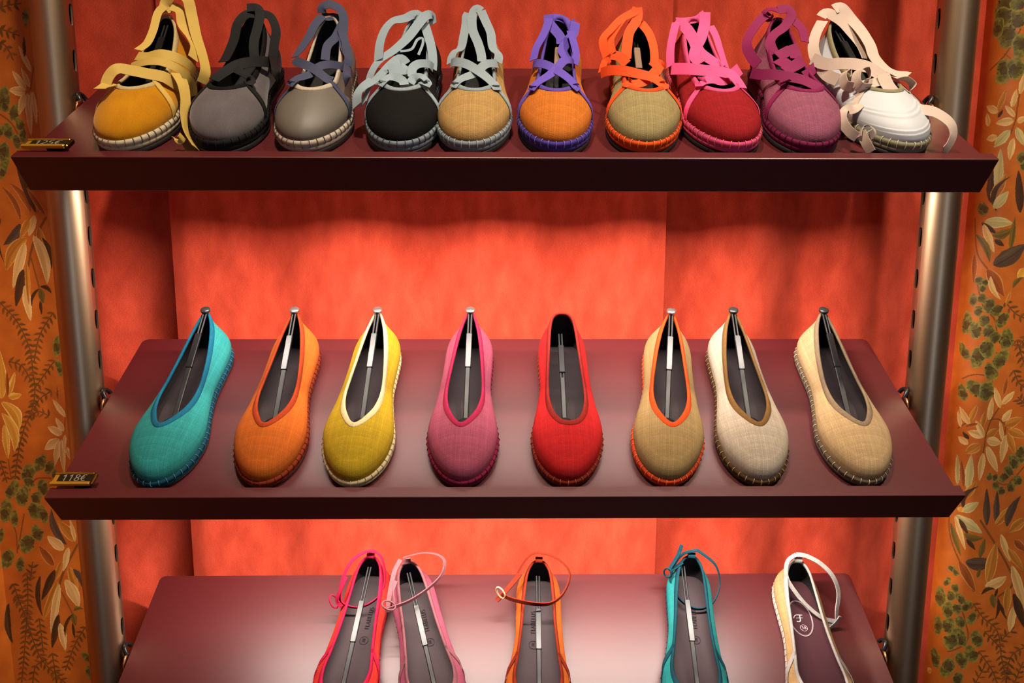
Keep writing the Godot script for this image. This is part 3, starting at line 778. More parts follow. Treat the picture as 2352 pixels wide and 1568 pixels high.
func sandals() -> void:
	var lining := mat(srgb(24, 20, 22), 0.9)
	var rubber := mat(srgb(26, 22, 22), 0.6)
	var grey := mat(srgb(62, 48, 51), 0.8)
	var kinds := [
		{"l": "coral red sandal with hot pink ankle strap on the lowest shelf", "f": [224, 56, 44], "t": [196, 26, 70], "b": [214, 44, 60], "toe": Vector2(745, 1790), "heel": Vector2(852, 1275)},
		{"l": "dusty mauve sandal with pale pink ankle strap leaning against the coral one", "f": [170, 84, 108], "t": [146, 90, 96], "b": [146, 68, 90], "toe": Vector2(1035, 1790), "heel": Vector2(935, 1288)},
		{"l": "burnt orange sandal with rust ankle strap and cream ring", "f": [200, 100, 34], "t": [138, 40, 16], "b": [190, 60, 28], "toe": Vector2(1235, 1790), "heel": Vector2(1238, 1285)},
		{"l": "teal sandal with dark petrol ankle strap and covered buckle", "f": [40, 148, 146], "t": [15, 72, 86], "b": [22, 84, 96], "toe": Vector2(1610, 1790), "heel": Vector2(1588, 1275)},
		{"l": "natural beige sandal with white trim and white tied strap", "f": [206, 166, 112], "t": [196, 188, 180], "b": [206, 198, 188], "toe": Vector2(1935, 1790), "heel": Vector2(1832, 1285)}]
	for i in kinds.size():
		var k: Dictionary = kinds[i]
		var long := 0.264
		var xf := shoe_place(2, k.toe, k.heel, 0.066, long, true)
		var o := thing("ankle_strap_sandal", k.l, "shoe", xf, "ankle-strap sandals on the lowest shelf")
		var trim := tape_mat(srgb(k.t[0], k.t[1], k.t[2]))
		var shoe := build_shoe(o, {"long": long, "arch": 1.0 if i == 0 else -1.0, "open": SANDAL_OPEN, "fabric": linen(srgb(k.f[0], k.f[1], k.f[2])), "trim": tape_mat(srgb(k.t[0], k.t[1], k.t[2])), "band": tape_mat(srgb(k.b[0], k.b[1], k.b[2])), "stitch": mat(srgb(k.t[0], k.t[1], k.t[2]), 0.8), "rubber": rubber, "lining": lining, "insole": mat(srgb(70, 28, 37), 0.8) if i == 4 else grey})
		add_bands(o, shoe, STRAPS[i], "ankle_strap", trim, 0.0016)
		flank_tapes(o, shoe, trim, 0.006, 0.70, 0.52)
		# loop on the heel that holds the strap
		var s := Shape.new()
		var ring := []
		for q in 13:
			var a := TAU * q / 12.0
			ring.append(Vector3(0.0, 0.0665 + 0.0048 * sin(a), -0.485 * long + 0.0040 * cos(a)))
		var out := []
		for q in ring:
			out.append(q - Vector3(0, 0.0665, -0.485 * long))
		s.band(ring, out, 0.011, 0.0012)
		part("heel_loop", s.mesh(), trim, o)
		if i < 4:
			var at: Array = [[767, 1381], [893, 1390], [1150, 1361], [1534, 1315]][i]
			var dir: Vector3 = xf.basis.inverse() * ray(at[0], at[1])
			var eye := xf.affine_inverse() * view.origin
			var c: Vector3 = eye + dir * ((([0.27, 0.31, 0.22, 0.10][i] - 0.5) * long - eye.z) / dir.z)
			var lie: Array = [[Vector3(0.5, -0.75, 0.2), Vector3(0.2, 0.3, -0.8)], [Vector3(0.85, -0.5, 0.1), Vector3(0.1, 0.3, -0.9)], [Vector3(0.35, -0.8, 0.3), Vector3(0.5, 0.3, 0.2)], [Vector3(0.1, 1.0, 0), Vector3(0.6, 0.0, 0.4)]][i]
			s = Shape.new()
			var loop := []
			for q in 20:
				var a := TAU * q / 20.0
				loop.append(c + lie[0].normalized() * 0.0105 * cos(a) + lie[1].normalized() * 0.0065 * sin(a))
			s.tube(loop, 0.0013, 8, true)
			part("buckle_ring", s.mesh(), mat(srgb(226, 176, 130), 0.7) if i == 2 else trim, o)
			shoe_tree(xf, Vector3(0.002, 0.030, 0.36 * long), Vector3(-0.001 if i != 3 else -0.012, 0.052 if i != 2 else 0.040, -0.45 * long), "black shoe tree lying in the %s sandal" % ["coral red", "dusty mauve", "burnt orange", "teal"][i], false, 0.42)
			insole_mark(shoe.insole, long, i)
		else:
			insole_print(shoe.insole, long)

func text_part(words: String, size: float, material: Material, parent: Node, xf: Transform3D, called: String, serif := false, slant := 0.0) -> void:
	var font := SystemFont.new()
	font.font_names = PackedStringArray(["Droid Serif" if serif else "Droid Sans"])
	var fv := FontVariation.new()
	fv.base_font = font
	fv.variation_transform = Transform2D(Vector2(1, 0), Vector2(slant, 1), Vector2.ZERO)
	var t := TextMesh.new()
	t.text = words
	t.font = fv
	t.font_size = 32
	t.pixel_size = size / 32.0
	t.depth = 0.0003
	t.curve_step = 1.0
	var o := part(called, t, material, parent)
	o.transform = xf

func flat_ring(c: Vector3, rx: float, rz: float, wide: float, turn := 0.0) -> ArrayMesh:
	var s := Shape.new()
	var path := []
	var up := []
	for q in 41:
		var a := TAU * q / 40.0
		var p := Vector3(rx * cos(a), 0, rz * sin(a))
		path.append(c + p.rotated(Vector3.UP, turn))
		up.append(Vector3.UP)
	s.band(path, up, wide, 0.0002)
	return s.mesh()

# pressed lettering along the insole and a size in a circle
func insole_mark(o: Node3D, long: float, i: int) -> void:
	var dark := mat(srgb(34, 24, 27), 0.85)
	var side: float = [0.010, 0.010, -0.007, 0.007][i]
	text_part("FLABELUS", 0.0085, dark, o, Transform3D(Basis(Vector3(0, 0, -1), Vector3(-1, 0, 0), Vector3.UP), Vector3(side, 0.0153, -0.20 * long)), "pressed_lettering")
	part("size_ring", flat_ring(Vector3(side, 0.0153, -0.06 * long), 0.0062, 0.0062, 0.0006), dark, o)
	text_part("38", 0.006, dark, o, Transform3D(Basis(Vector3(0, 0, -1), Vector3(-1, 0, 0), Vector3.UP), Vector3(side, 0.0153, -0.06 * long)), "size_mark")

# the white oval print: script letter, size in a circle, double rim
func insole_print(o: Node3D, long: float) -> void:
	var ink := mat(srgb(226, 204, 206), 0.7)
	var y := 0.0153
	var c := Vector3(-0.001, y, -0.225 * long)
	part("print_rim", flat_ring(c, 0.0175, 0.030, 0.0006), ink, o)
	part("print_rim", flat_ring(c, 0.0164, 0.0288, 0.0004), ink, o)
	var s := Shape.new()
	var strokes := [[[-0.0085, 0.0015], [-0.0075, -0.0010], [-0.0045, -0.0038], [0.0, -0.0042], [0.0055, -0.0040]], [[0.0012, -0.0040], [0.0010, 0.0], [0.0006, 0.0045], [-0.0015, 0.0072], [-0.0055, 0.0068]], [[-0.0048, 0.0012], [0.0, 0.0008], [0.0052, 0.0006]]]
	for k in strokes.size():
		var pts := []
		for q in strokes[k]:
			pts.append(c + Vector3(q[0] - 0.0015, 0, q[1] - 0.001))
		var path := spline(pts, 24)
		var up := []
		for q in path:
			up.append(Vector3.UP)
		s.band(path, up, [0.0012, 0.0015, 0.0008][k], 0.0002)
	part("script_letter", s.mesh(), ink, o)
	part("size_ring", flat_ring(c + Vector3(0.001, 0, 0.0165), 0.0052, 0.0052, 0.0006), ink, o)
	text_part("38", 0.0062, ink, o, Transform3D(Basis(Vector3(1, 0, 0), Vector3(0, 0, -1), Vector3.UP), c + Vector3(0.001, 0, 0.0165)), "size_mark")
	text_part("HANDMADE", 0.0036, ink, o, Transform3D(Basis(Vector3(0.15, 0, -1).normalized(), Vector3(-1, 0, -0.15).normalized(), Vector3.UP), c + Vector3(-0.0135, 0, -0.007)), "print_lettering")

# ------------------------------------------------------------------ wallpaper
var sheet: Image
var sheet_x0 := 0.0
var sheet_y1 := EYE + 0.38
const SHEET := 1500.0            # picture points of print in a metre
const WALL_Z := -0.30
var brush: FastNoiseLite

func spot(x: float, y: float) -> Vector2:
	var d := ray(x, y)
	var q := view.origin + d * ((WALL_Z - view.origin.z) / d.z)
	return Vector2((q.x - sheet_x0) * SHEET, (sheet_y1 - q.y) * SHEET)

func dab(x: int, y: int, c: Color, a: float) -> void:
	if x >= 0 and y >= 0 and x < sheet.get_width() and y < sheet.get_height():
		sheet.set_pixel(x, y, sheet.get_pixel(x, y).lerp(c, a))

func stroke(pts: Array, wide: float, c: Color) -> void:
	var p := []
	for i in range(0, pts.size(), 2):
		var q := spot(pts[i], pts[i + 1])
		p.append(Vector3(q.x, q.y, 0))
	var long := 0.0
	for i in p.size() - 1:
		long += p[i].distance_to(p[i + 1])
	for q in spline(p, int(long) + 2):
		for dx in range(-ceili(wide), ceili(wide) + 1):
			for dy in range(-ceili(wide), ceili(wide) + 1):
				var e := Vector2(dx, dy).length()
				if e <= wide:
					dab(int(q.x) + dx, int(q.y) + dy, c, 0.6)

# a painted leaf from its stalk to its tip: two halves, streaks and a lighter rim
func petal(x0: float, y0: float, x1: float, y1: float, wide: float, c: Color, c2: Color, rimmed: Color, bend := 0.0, full := 0.8) -> void:
	var a := spot(x0, y0)
	var b := spot(x1, y1)
	var ax := b - a
	var long := ax.length()
	ax /= long
	var side := Vector2(-ax.y, ax.x)
	var w := wide * 0.5 * 0.88
	var reach := w + absf(bend) * long
	var lo := Vector2(minf(a.x, b.x) - reach, minf(a.y, b.y) - reach)
	var hi := Vector2(maxf(a.x, b.x) + reach, maxf(a.y, b.y) + reach)
	for y in range(maxi(0, int(lo.y)), mini(sheet.get_height(), int(hi.y) + 2)):
		for x in range(maxi(0, int(lo.x)), mini(sheet.get_width(), int(hi.x) + 2)):
			var q := Vector2(x, y) - a
			var t := q.dot(ax) / long
			if t <= 0.0 or t >= 1.0:
				continue
			var off := q.dot(side) - bend * long * 4.0 * t * (1.0 - t)
			var ww := w * pow(sin(PI * pow(t, full)), 0.8) * (1.0 + 0.16 * brush.get_noise_2d(t * 60.0 + x0, signf(off) * 40.0 + y0))
			if absf(off) > ww:
				continue
			var e := absf(off) / ww
			var streak := 0.5 + 0.5 * brush.get_noise_2d(off * 5.0 + x0 * 3.0, t * 12.0 + y0)
			var k := c.lerp(c2, clampf((0.75 if off > 0.0 else 0.15) * 0.7 + (streak - 0.5) * 0.9 + 0.15, 0.0, 1.0))
			if e > 0.80:
				k = k.lerp(rimmed, 0.75)
			elif absf(off) < 0.7:
				k = k.lerp(c2, 0.5)
			dab(x, y, k, 0.95)

# a rounded painted leaf with a dark heart
func blot(x: float, y: float, rx: float, ry: float, c: Color, dark: Color) -> void:
	var a := spot(x, y)
	var turn := brush.get_noise_2d(x * 9.0, y * 9.0) * 1.2
	var heart := Vector2(rx, ry) * 0.35 * Vector2(brush.get_noise_2d(x * 17.0, 5.0) * 1.5, 0.6 if brush.get_noise_2d(y * 13.0, 9.0) > -0.1 else -0.6)
	rx *= 1.12
	ry *= 1.08
	for j in range(int(a.y - ry - 4), int(a.y + ry + 5)):
		for i in range(int(a.x - rx - 4), int(a.x + rx + 5)):
			var q := (Vector2(i, j) - a).rotated(turn)
			var ang := q.angle()
			var wob := 0.28 * brush.get_noise_2d(cos(ang) * 16.0 + x * 3.0, sin(ang) * 16.0 + y * 3.0)
			var e := sqrt(pow(q.x / rx, 2.0) + pow(q.y / ry, 2.0)) * (1.0 + wob)
			if e > 1.0:
				continue
			var m := brush.get_noise_2d(i * 2.2 + x, j * 2.2 + y)
			var k := c.lerp(c * 0.66, clampf(0.5 + m * 1.4, 0.0, 1.0))
			var h := (q - heart).length() / (minf(rx, ry) * 0.95) * (1.0 + wob * 1.5)
			if h + m * 0.6 < 0.66:
				k = dark.lerp(c, 0.15 + 0.2 * clampf(m + 0.5, 0.0, 1.0))
			elif e > 0.86:
				k = k.lerp(srgb(176, 150, 72), 0.4)
			dab(i, j, k, 0.93)

# a twig with pairs of small leaves
func twig(pts: Array, leaf: float, c: Color) -> void:
	stroke(pts, 1.2, c.darkened(0.25))
	var p := []
	var long := 0.0
	for i in range(0, pts.size(), 2):
		p.append(Vector3(pts[i], pts[i + 1], 0))
	for i in p.size() - 1:
		long += p[i].distance_to(p[i + 1])
	var n := maxi(3, int(long / (leaf * 0.85)))
	var way := spline(p, n + 1)
	var orange := srgb(186, 92, 22)
	for i in n:
		var t: Vector3 = (way[i + 1] - way[i]).normalized()
		var s := Vector3(-t.y, t.x, 0)
		for g in [-1.0, 1.0]:
			var tip: Vector3 = way[i] + (t * 0.55 + s * g * 0.8).normalized() * leaf * rng.randf_range(0.85, 1.35)
			var tone := c.lerp(orange, rng.randf_range(0.0, 0.6))
			petal(way[i].x, way[i].y, tip.x, tip.y, leaf * 0.5, tone, tone.darkened(0.2), tone.lightened(0.04))

func paint_sheet(x0: float, cols: int, leaves: Array, blots: Array, twigs: Array, stems: Array) -> ImageTexture:
	sheet_x0 = x0
	sheet = Image.create(cols, 1860, false, Image.FORMAT_RGB8)
	brush = FastNoiseLite.new()
	brush.seed = 21
	brush.frequency = 0.03
	brush.fractal_octaves = 2
	for y in 1860:
		for x in cols:
			var k := brush.get_noise_2d(x * 0.5, y * 0.5) * 0.05 + rng.randf_range(-0.02, 0.02)
			sheet.set_pixel(x, y, Color(0.735 + k, 0.375 + k * 0.8, 0.095 + k * 0.4))
	var kinds := {
		"c": [srgb(228, 184, 116), srgb(196, 146, 78), srgb(240, 208, 150)],      # cream
		"p": [srgb(206, 186, 122), srgb(166, 146, 84), srgb(214, 198, 140)],      # pale green-cream
		"g": [srgb(202, 132, 44), srgb(156, 88, 20), srgb(226, 170, 92)],         # gold
		"o": [srgb(122, 98, 32), srgb(84, 64, 16), srgb(134, 104, 36)],           # olive
		"d": [srgb(78, 46, 16), srgb(52, 30, 10), srgb(70, 40, 14)],              # dark brown
		"k": [srgb(92, 72, 54), srgb(60, 42, 30), srgb(80, 58, 40)],              # grey-brown
		"y": [srgb(232, 178, 74), srgb(198, 126, 30), srgb(246, 216, 134)],       # yellow
		"b": [srgb(166, 84, 22), srgb(124, 56, 12), srgb(214, 160, 96)]}          # rust, light rim
	for q in twigs:
		twig(q.slice(1), q[0], srgb(104, 66, 18))
	for q in stems:
		stroke(q.slice(1), q[0], srgb(120, 66, 20))
	for q in blots:
		blot(q[0], q[1], q[2], q[3], srgb(126, 118, 44), srgb(58, 40, 12))
	for q in leaves:
		var k: Array = kinds[q[0]]
		petal(q[1], q[2], q[3], q[4], q[5], k[0], k[1], k[2], q[6] if q.size() > 6 else 0.0)
	return ImageTexture.create_from_image(sheet)

const LEFT_TWIGS := [[17, 0, 18, 20, 12, 48, 8], [16, 0, 66, 18, 72, 44, 82], [16, 0, 98, 15, 108, 30, 138], [15, 0, 695, 40, 740, 68, 800, 75, 850, 80, 900, 72, 945, 55, 985, 42, 1040, 34, 1105], [15, 122, 718, 92, 768, 78, 830], [14, 20, 830, 50, 840, 70, 872], [14, 126, 828, 96, 868, 80, 892], [14, 118, 898, 92, 915, 78, 938], [13, 112, 955, 88, 945, 66, 960], [14, 0, 1058, 16, 1108], [15, 40, 1370, 60, 1420, 80, 1480, 100, 1520, 150, 1568], [14, 62, 1315, 64, 1380, 58, 1470, 50, 1566], [14, 106, 1515, 82, 1530, 75, 1568], [14, 196, 1440, 172, 1480, 150, 1540], [14, 70, 1330, 75, 1290], [15, 30, 1340, 48, 1390], [14, 90, 1420, 100, 1500], [14, 120, 1500, 130, 1568]]
const LEFT_BLOTS := [[8, 228, 12, 24], [11, 246, 9, 10], [32, 258, 10, 18], [19, 302, 10, 19], [46, 286, 9, 17], [52, 312, 8, 14], [38, 326, 8, 17], [10, 354, 12, 27], [4, 392, 9, 24], [1, 302, 6, 15], [58, 40, 6, 20], [132, 792, 10, 22], [136, 845, 7, 20], [63, 1088, 15, 22], [92, 1064, 12, 25], [114, 1072, 9, 19], [66, 1108, 12, 14], [28, 1124, 12, 24], [50, 1140, 14, 26], [83, 1141, 11, 16], [98, 1118, 12, 20], [12, 1174, 14, 28], [78, 1172, 13, 20], [97, 1178, 11, 24], [33, 1188, 8, 22], [84, 1222, 13, 22], [60, 1248, 15, 26], [16, 1285, 14, 26], [46, 1296, 9, 22], [2, 1230, 6, 20], [125, 1090, 8, 12], [200, 1510, 8, 20], [205, 1545, 8, 22]]
const LEFT_STEMS := [[1.6, 0, 262, 28, 285, 48, 325], [1.4, 70, 206, 78, 150], [2.4, 105, 500, 76, 560, 60, 640], [1.6, 68, 580, 90, 660], [1.2, 18, 1050, 25, 1095], [1.3, 148, 990, 152, 920], [1.6, 66, 1130, 82, 1100, 118, 1098], [1.8, 40, 1270, 36, 1220, 20, 1190], [1.8, 42, 1260, 55, 1180], [2.4, 178, 1250, 140, 1330, 134, 1400], [1.6, 142, 1360, 166, 1408]]
const LEFT_LEAVES := [["c", 60, 207, 27, 161, 17], ["c", 58, 211, 20, 206, 24], ["c", 68, 200, 48, 155, 13], ["c", 56, 215, 43, 264, 18], ["c", 62, 213, 71, 312, 17], ["c", 72, 210, 66, 254, 11], ["c", 75, 210, 84, 285, 12], ["c", 72, 166, 41, 102, 13], ["d", 56, 130, 54, 82, 8],
	["b", 70, 487, 22, 420, 22, 0.1], ["b", 46, 503, 3, 428, 16, 0.1], ["d", 82, 488, 38, 385, 16], ["b", 102, 492, 60, 430, 14], ["k", 46, 514, 7, 562, 24, -0.1], ["g", 60, 545, 14, 622, 34, 0.1], ["d", 2, 500, 10, 604, 6, 0.1], ["c", 57, 556, 29, 662, 26], ["d", 53, 618, 36, 704, 24], ["c", 56, 655, 70, 737, 22], ["c", 79, 494, 66, 542, 20], ["g", 66, 502, 46, 548, 20], ["g", 88, 520, 110, 640, 30], ["c", 76, 540, 108, 652, 30, -0.08], ["d", 96, 545, 117, 618, 13, -0.12], ["o", 92, 662, 99, 696, 18], ["d", 90, 662, 73, 704, 8, 0.15], ["d", 92, 690, 95, 722, 8], ["d", 92, 657, 118, 674, 11, -0.2], ["g", 60, 600, 66, 700, 14],
	["y", 3, 915, -3, 800, 34], ["y", 18, 910, 34, 853, 16], ["b", 17, 908, 15, 852, 12], ["y", 19, 912, 49, 905, 20], ["y", 4, 922, 42, 990, 34, -0.18], ["y", 4, 948, 32, 1038, 30, -0.15], ["y", 9, 974, 18, 1054, 20],
	["c", 142, 997, 109, 979, 24], ["c", 136, 1008, 102, 1032, 26], ["c", 146, 990, 127, 958, 16], ["c", 150, 957, 120, 916, 16], ["c", 135, 1010, 125, 1070, 17], ["c", 140, 1008, 147, 1088, 16], ["c", 149, 998, 145, 1038, 12], ["c", 152, 1026, 164, 1058, 14], ["b", 132, 915, 130, 885, 8],
	["k", 152, 1250, 118, 1168, 22, -0.12], ["g", 172, 1243, 132, 1193, 30], ["c", 172, 1243, 160, 1190, 12], ["c", 146, 1262, 108, 1230, 30], ["b", 122, 1298, 90, 1254, 28], ["c", 157, 1256, 145, 1312, 18], ["g", 142, 1288, 126, 1334, 18], ["d", 126, 1308, 95, 1378, 22], ["d", 92, 1322, 97, 1414, 14, 0.08], ["g", 132, 1335, 98, 1425, 22], ["c", 136, 1340, 116, 1454, 22], ["d", 134, 1410, 119, 1488, 20], ["c", 137, 1430, 150, 1494, 22], ["g", 158, 1300, 178, 1360, 24], ["c", 150, 1330, 180, 1396, 34, -0.05], ["k", 168, 1306, 188, 1348, 18, -0.12], ["o", 167, 1408, 173, 1436, 18], ["d", 166, 1410, 150, 1462, 9, 0.12], ["d", 166, 1430, 171, 1465, 8], ["o", 168, 1402, 192, 1398, 12, -0.2], ["d", 20, 1385, 30, 1478, 22, 0.1]]
const RIGHT_TWIGS := [[16, 2310, 693, 2330, 718, 2356, 732], [16, 2356, 775, 2334, 802], [16, 2335, 780, 2345, 812, 2356, 845], [15, 2328, 850, 2340, 878, 2356, 892], [15, 2356, 930, 2338, 912], [15, 2235, 1386, 2258, 1418, 2290, 1448, 2300, 1505, 2312, 1568], [15, 2356, 1485, 2322, 1508, 2310, 1566], [15, 2248, 1495, 2278, 1538, 2290, 1568], [14, 2300, 1470, 2330, 1440], [14, 2262, 1450, 2300, 1490], [14, 2330, 1568, 2350, 1520], [14, 2240, 1568, 2262, 1530]]
const RIGHT_BLOTS := [[2310, 13, 20, 21], [2340, 9, 15, 13], [2337, 43, 17, 19], [2310, 37, 17, 22], [2316, 85, 17, 24], [2343, 106, 15, 26], [2309, 161, 15, 24], [2334, 156, 16, 24], [2299, 55, 11, 20], [2346, 362, 10, 14], [2352, 380, 8, 10], [2254, 645, 8, 11], [2264, 648, 7, 9], [2259, 663, 7, 9], [2240, 690, 9, 15], [2260, 687, 9, 14], [2273, 704, 11, 16], [2250, 715, 9, 13], [2262, 736, 11, 15], [2288, 713, 12, 15], [2302, 735, 13, 17], [2272, 760, 13, 17], [2225, 745, 13, 26], [2243, 760, 13, 20], [2313, 778, 15, 23], [2285, 775, 12, 14], [2218, 812, 11, 22], [2248, 822, 15, 22], [2268, 802, 16, 24], [2298, 825, 16, 25], [2276, 855, 14, 23], [2242, 892, 15, 21], [2266, 900, 15, 22], [2213, 905, 11, 22], [2310, 788, 13, 13], [2345, 1042, 13, 22], [2328, 1062, 11, 18], [2316, 1082, 11, 15], [2305, 1096, 9, 13], [2337, 1104, 10, 15], [2322, 1118, 10, 13], [2300, 1126, 9, 12], [2287, 1116, 8, 11], [2286, 1096, 7, 9], [2272, 1094, 7, 9], [2262, 480, 11, 14], [2190, 1310, 7, 10], [2198, 1318, 6, 8], [2178, 1345, 7, 13], [2196, 1352, 8, 11], [2187, 1373, 9, 13], [2207, 1376, 9, 15], [2160, 1385, 15, 28], [2198, 1400, 10, 15], [2220, 1392, 10, 17], [2180, 1405, 11, 22], [2232, 1418, 11, 17], [2206, 1428, 11, 19], [2182, 1440, 13, 19], [2157, 1447, 12, 25], [2205, 1465, 15, 27], [2186, 1475, 15, 25], [2242, 1465, 13, 25], [2230, 1500, 14, 27], [2208, 1515, 12, 25], [2150, 1525, 14, 25], [2178, 1535, 14, 25], [2200, 1557, 13, 17]]
const RIGHT_STEMS := [[1.8, 2345, 66, 2312, 125, 2280, 155], [1.4, 2312, 122, 2330, 140], [1.5, 2333, 275, 2342, 215, 2352, 190], [1.5, 2333, 275, 2320, 310], [1.5, 2244, 500, 2250, 580, 2275, 625, 2302, 678], [1.8, 2250, 655, 2262, 705, 2285, 735, 2290, 775], [1.6, 2272, 862, 2240, 862, 2215, 875], [1.6, 2290, 810, 2265, 860], [1.6, 2263, 1006, 2275, 968, 2300, 928], [1.6, 2308, 975, 2292, 962, 2270, 965], [1.6, 2310, 980, 2305, 1020], [1.6, 2263, 1008, 2258, 1045], [1.6, 2230, 968, 2205, 990], [1.8, 2352, 1072, 2310, 1112, 2275, 1096], [1.7, 2184, 1192, 2190, 1250, 2236, 1358], [2.4, 2252, 1195, 2310, 1290, 2326, 1340, 2292, 1370], [1.8, 2196, 1355, 2215, 1420, 2222, 1470, 2180, 1500]]
const RIGHT_LEAVES := [["c", 2331, 268, 2310, 241, 14], ["c", 2328, 277, 2291, 281, 22], ["p", 2320, 298, 2287, 337, 24], ["c", 2327, 316, 2318, 368, 18], ["p", 2334, 292, 2352, 334, 20], ["c", 2296, 256, 2271, 238, 18], ["c", 2276, 287, 2272, 254, 13], ["c", 2294, 312, 2271, 317, 18], ["c", 2324, 246, 2335, 203, 15], ["g", 2296, 252, 2313, 203, 13], ["c", 2342, 216, 2354, 165, 16], ["c", 2336, 280, 2356, 268, 16], ["d", 2296, 268, 2306, 250, 8],
	["d", 2280, 465, 2282, 385, 24], ["p", 2292, 440, 2300, 340, 22], ["g", 2281, 458, 2312, 398, 26], ["d", 2290, 485, 2322, 404, 12, -0.25], ["p", 2284, 478, 2317, 438, 24], ["d", 2343, 488, 2339, 390, 24], ["p", 2266, 508, 2326, 512, 30], ["d", 2260, 511, 2290, 537, 13], ["c", 2264, 514, 2284, 580, 18], ["o", 2281, 540, 2328, 522, 24, 0.12], ["d", 2285, 550, 2306, 564, 13], ["o", 2320, 574, 2331, 498, 16], ["k", 2282, 608, 2356, 560, 46, 0.05], ["o", 2247, 538, 2275, 602, 18, -0.1], ["b", 2244, 585, 2241, 652, 16], ["b", 2270, 618, 2306, 680, 32], ["c", 2276, 634, 2299, 688, 14, 0.12], ["y", 2354, 615, 2338, 642, 24], ["o", 2326, 660, 2350, 636, 14, -0.15], ["g", 2310, 700, 2322, 665, 10],
	["c", 2261, 1001, 2225, 992, 24], ["c", 2259, 1002, 2242, 965, 16], ["g", 2266, 1002, 2293, 983, 22], ["c", 2266, 1010, 2300, 1017, 26], ["g", 2251, 1020, 2220, 1043, 28], ["c", 2258, 1040, 2249, 1104, 20], ["c", 2266, 1024, 2291, 1084, 22], ["c", 2271, 965, 2279, 912, 17], ["g", 2256, 978, 2263, 942, 17], ["c", 2297, 936, 2284, 888, 18], ["c", 2301, 928, 2331, 897, 18], ["b", 2305, 905, 2313, 868, 12], ["c", 2302, 967, 2324, 939, 19], ["g", 2308, 977, 2348, 959, 28], ["g", 2314, 986, 2356, 1004, 26], ["c", 2303, 1012, 2296, 965, 13], ["c", 2310, 998, 2299, 1064, 22], ["g", 2314, 994, 2331, 1042, 20], ["c", 2229, 976, 2208, 939, 18], ["c", 2211, 986, 2204, 949, 13], ["c", 2226, 1022, 2205, 1008, 18], ["g", 2231, 968, 2246, 929, 15], ["b", 2245, 972, 2222, 982, 12], ["d", 2228, 1010, 2215, 995, 10],
	["p", 2224, 1126, 2232, 1044, 22], ["p", 2203, 1118, 2203, 1048, 14], ["g", 2218, 1145, 2242, 1104, 22], ["b", 2215, 1120, 2212, 1060, 14], ["d", 2216, 1172, 2248, 1116, 14, -0.25], ["p", 2212, 1176, 2248, 1152, 26], ["k", 2266, 1206, 2266, 1120, 20], ["k", 2288, 1200, 2290, 1126, 18], ["g", 2286, 1206, 2328, 1158, 26], ["k", 2312, 1208, 2344, 1138, 24, -0.08], ["g", 2356, 1190, 2316, 1222, 30], ["y", 2206, 1178, 2212, 1166, 16],
	["p", 2200, 1187, 2256, 1224, 30], ["c", 2197, 1189, 2218, 1264, 14], ["d", 2206, 1194, 2224, 1228, 12], ["o", 2216, 1226, 2258, 1234, 22, 0.14], ["o", 2188, 1208, 2208, 1278, 15], ["d", 2220, 1238, 2240, 1262, 12], ["b", 2205, 1290, 2240, 1358, 28], ["k", 2218, 1290, 2284, 1286, 40, 0.1], ["g", 2268, 1340, 2288, 1244, 34], ["c", 2262, 1346, 2312, 1322, 32, 0.1], ["o", 2250, 1280, 2262, 1236, 18], ["o", 2244, 1326, 2252, 1302, 12], ["o", 2278, 1364, 2284, 1396, 20], ["d", 2291, 1372, 2285, 1422, 10, -0.1], ["d", 2294, 1382, 2312, 1422, 10], ["d", 2254, 1364, 2286, 1352, 12, -0.2], ["d", 2285, 1370, 2291, 1350, 8], ["g", 2316, 1346, 2310, 1414, 24], ["c", 2328, 1392, 2318, 1452, 24], ["c", 2324, 1298, 2356, 1404, 26], ["d", 2328, 1362, 2356, 1446, 24], ["c", 2298, 1226, 2320, 1290, 18], ["g", 2316, 1260, 2350, 1310, 22], ["b", 2330, 1240, 2356, 1266, 24], ["y", 2124, 1568, 2142, 1556, 18]]

# a papered wall piece: its outline in plan, pulled up from floor to ceiling
func papered(called: String, plan: Array, print_at: Array, material: Material) -> void:
	var s := Shape.new()
	var rows := []
	for y in [0.0, 2.8]:
		var row := PackedVector3Array()
		for q in plan:
			row.append(Vector3(q[0], y, q[1]))
		rows.append(row)
	s.grid(rows, false, true)
	for r in 2:
		for c in plan.size():
			s.uv[r * plan.size() + c] = Vector2((print_at[c] - sheet_x0) * SHEET / sheet.get_width(), (sheet_y1 - rows[r][c].y) * SHEET / 1860.0)
	part(called, s.mesh(), material, self, "", "structure")

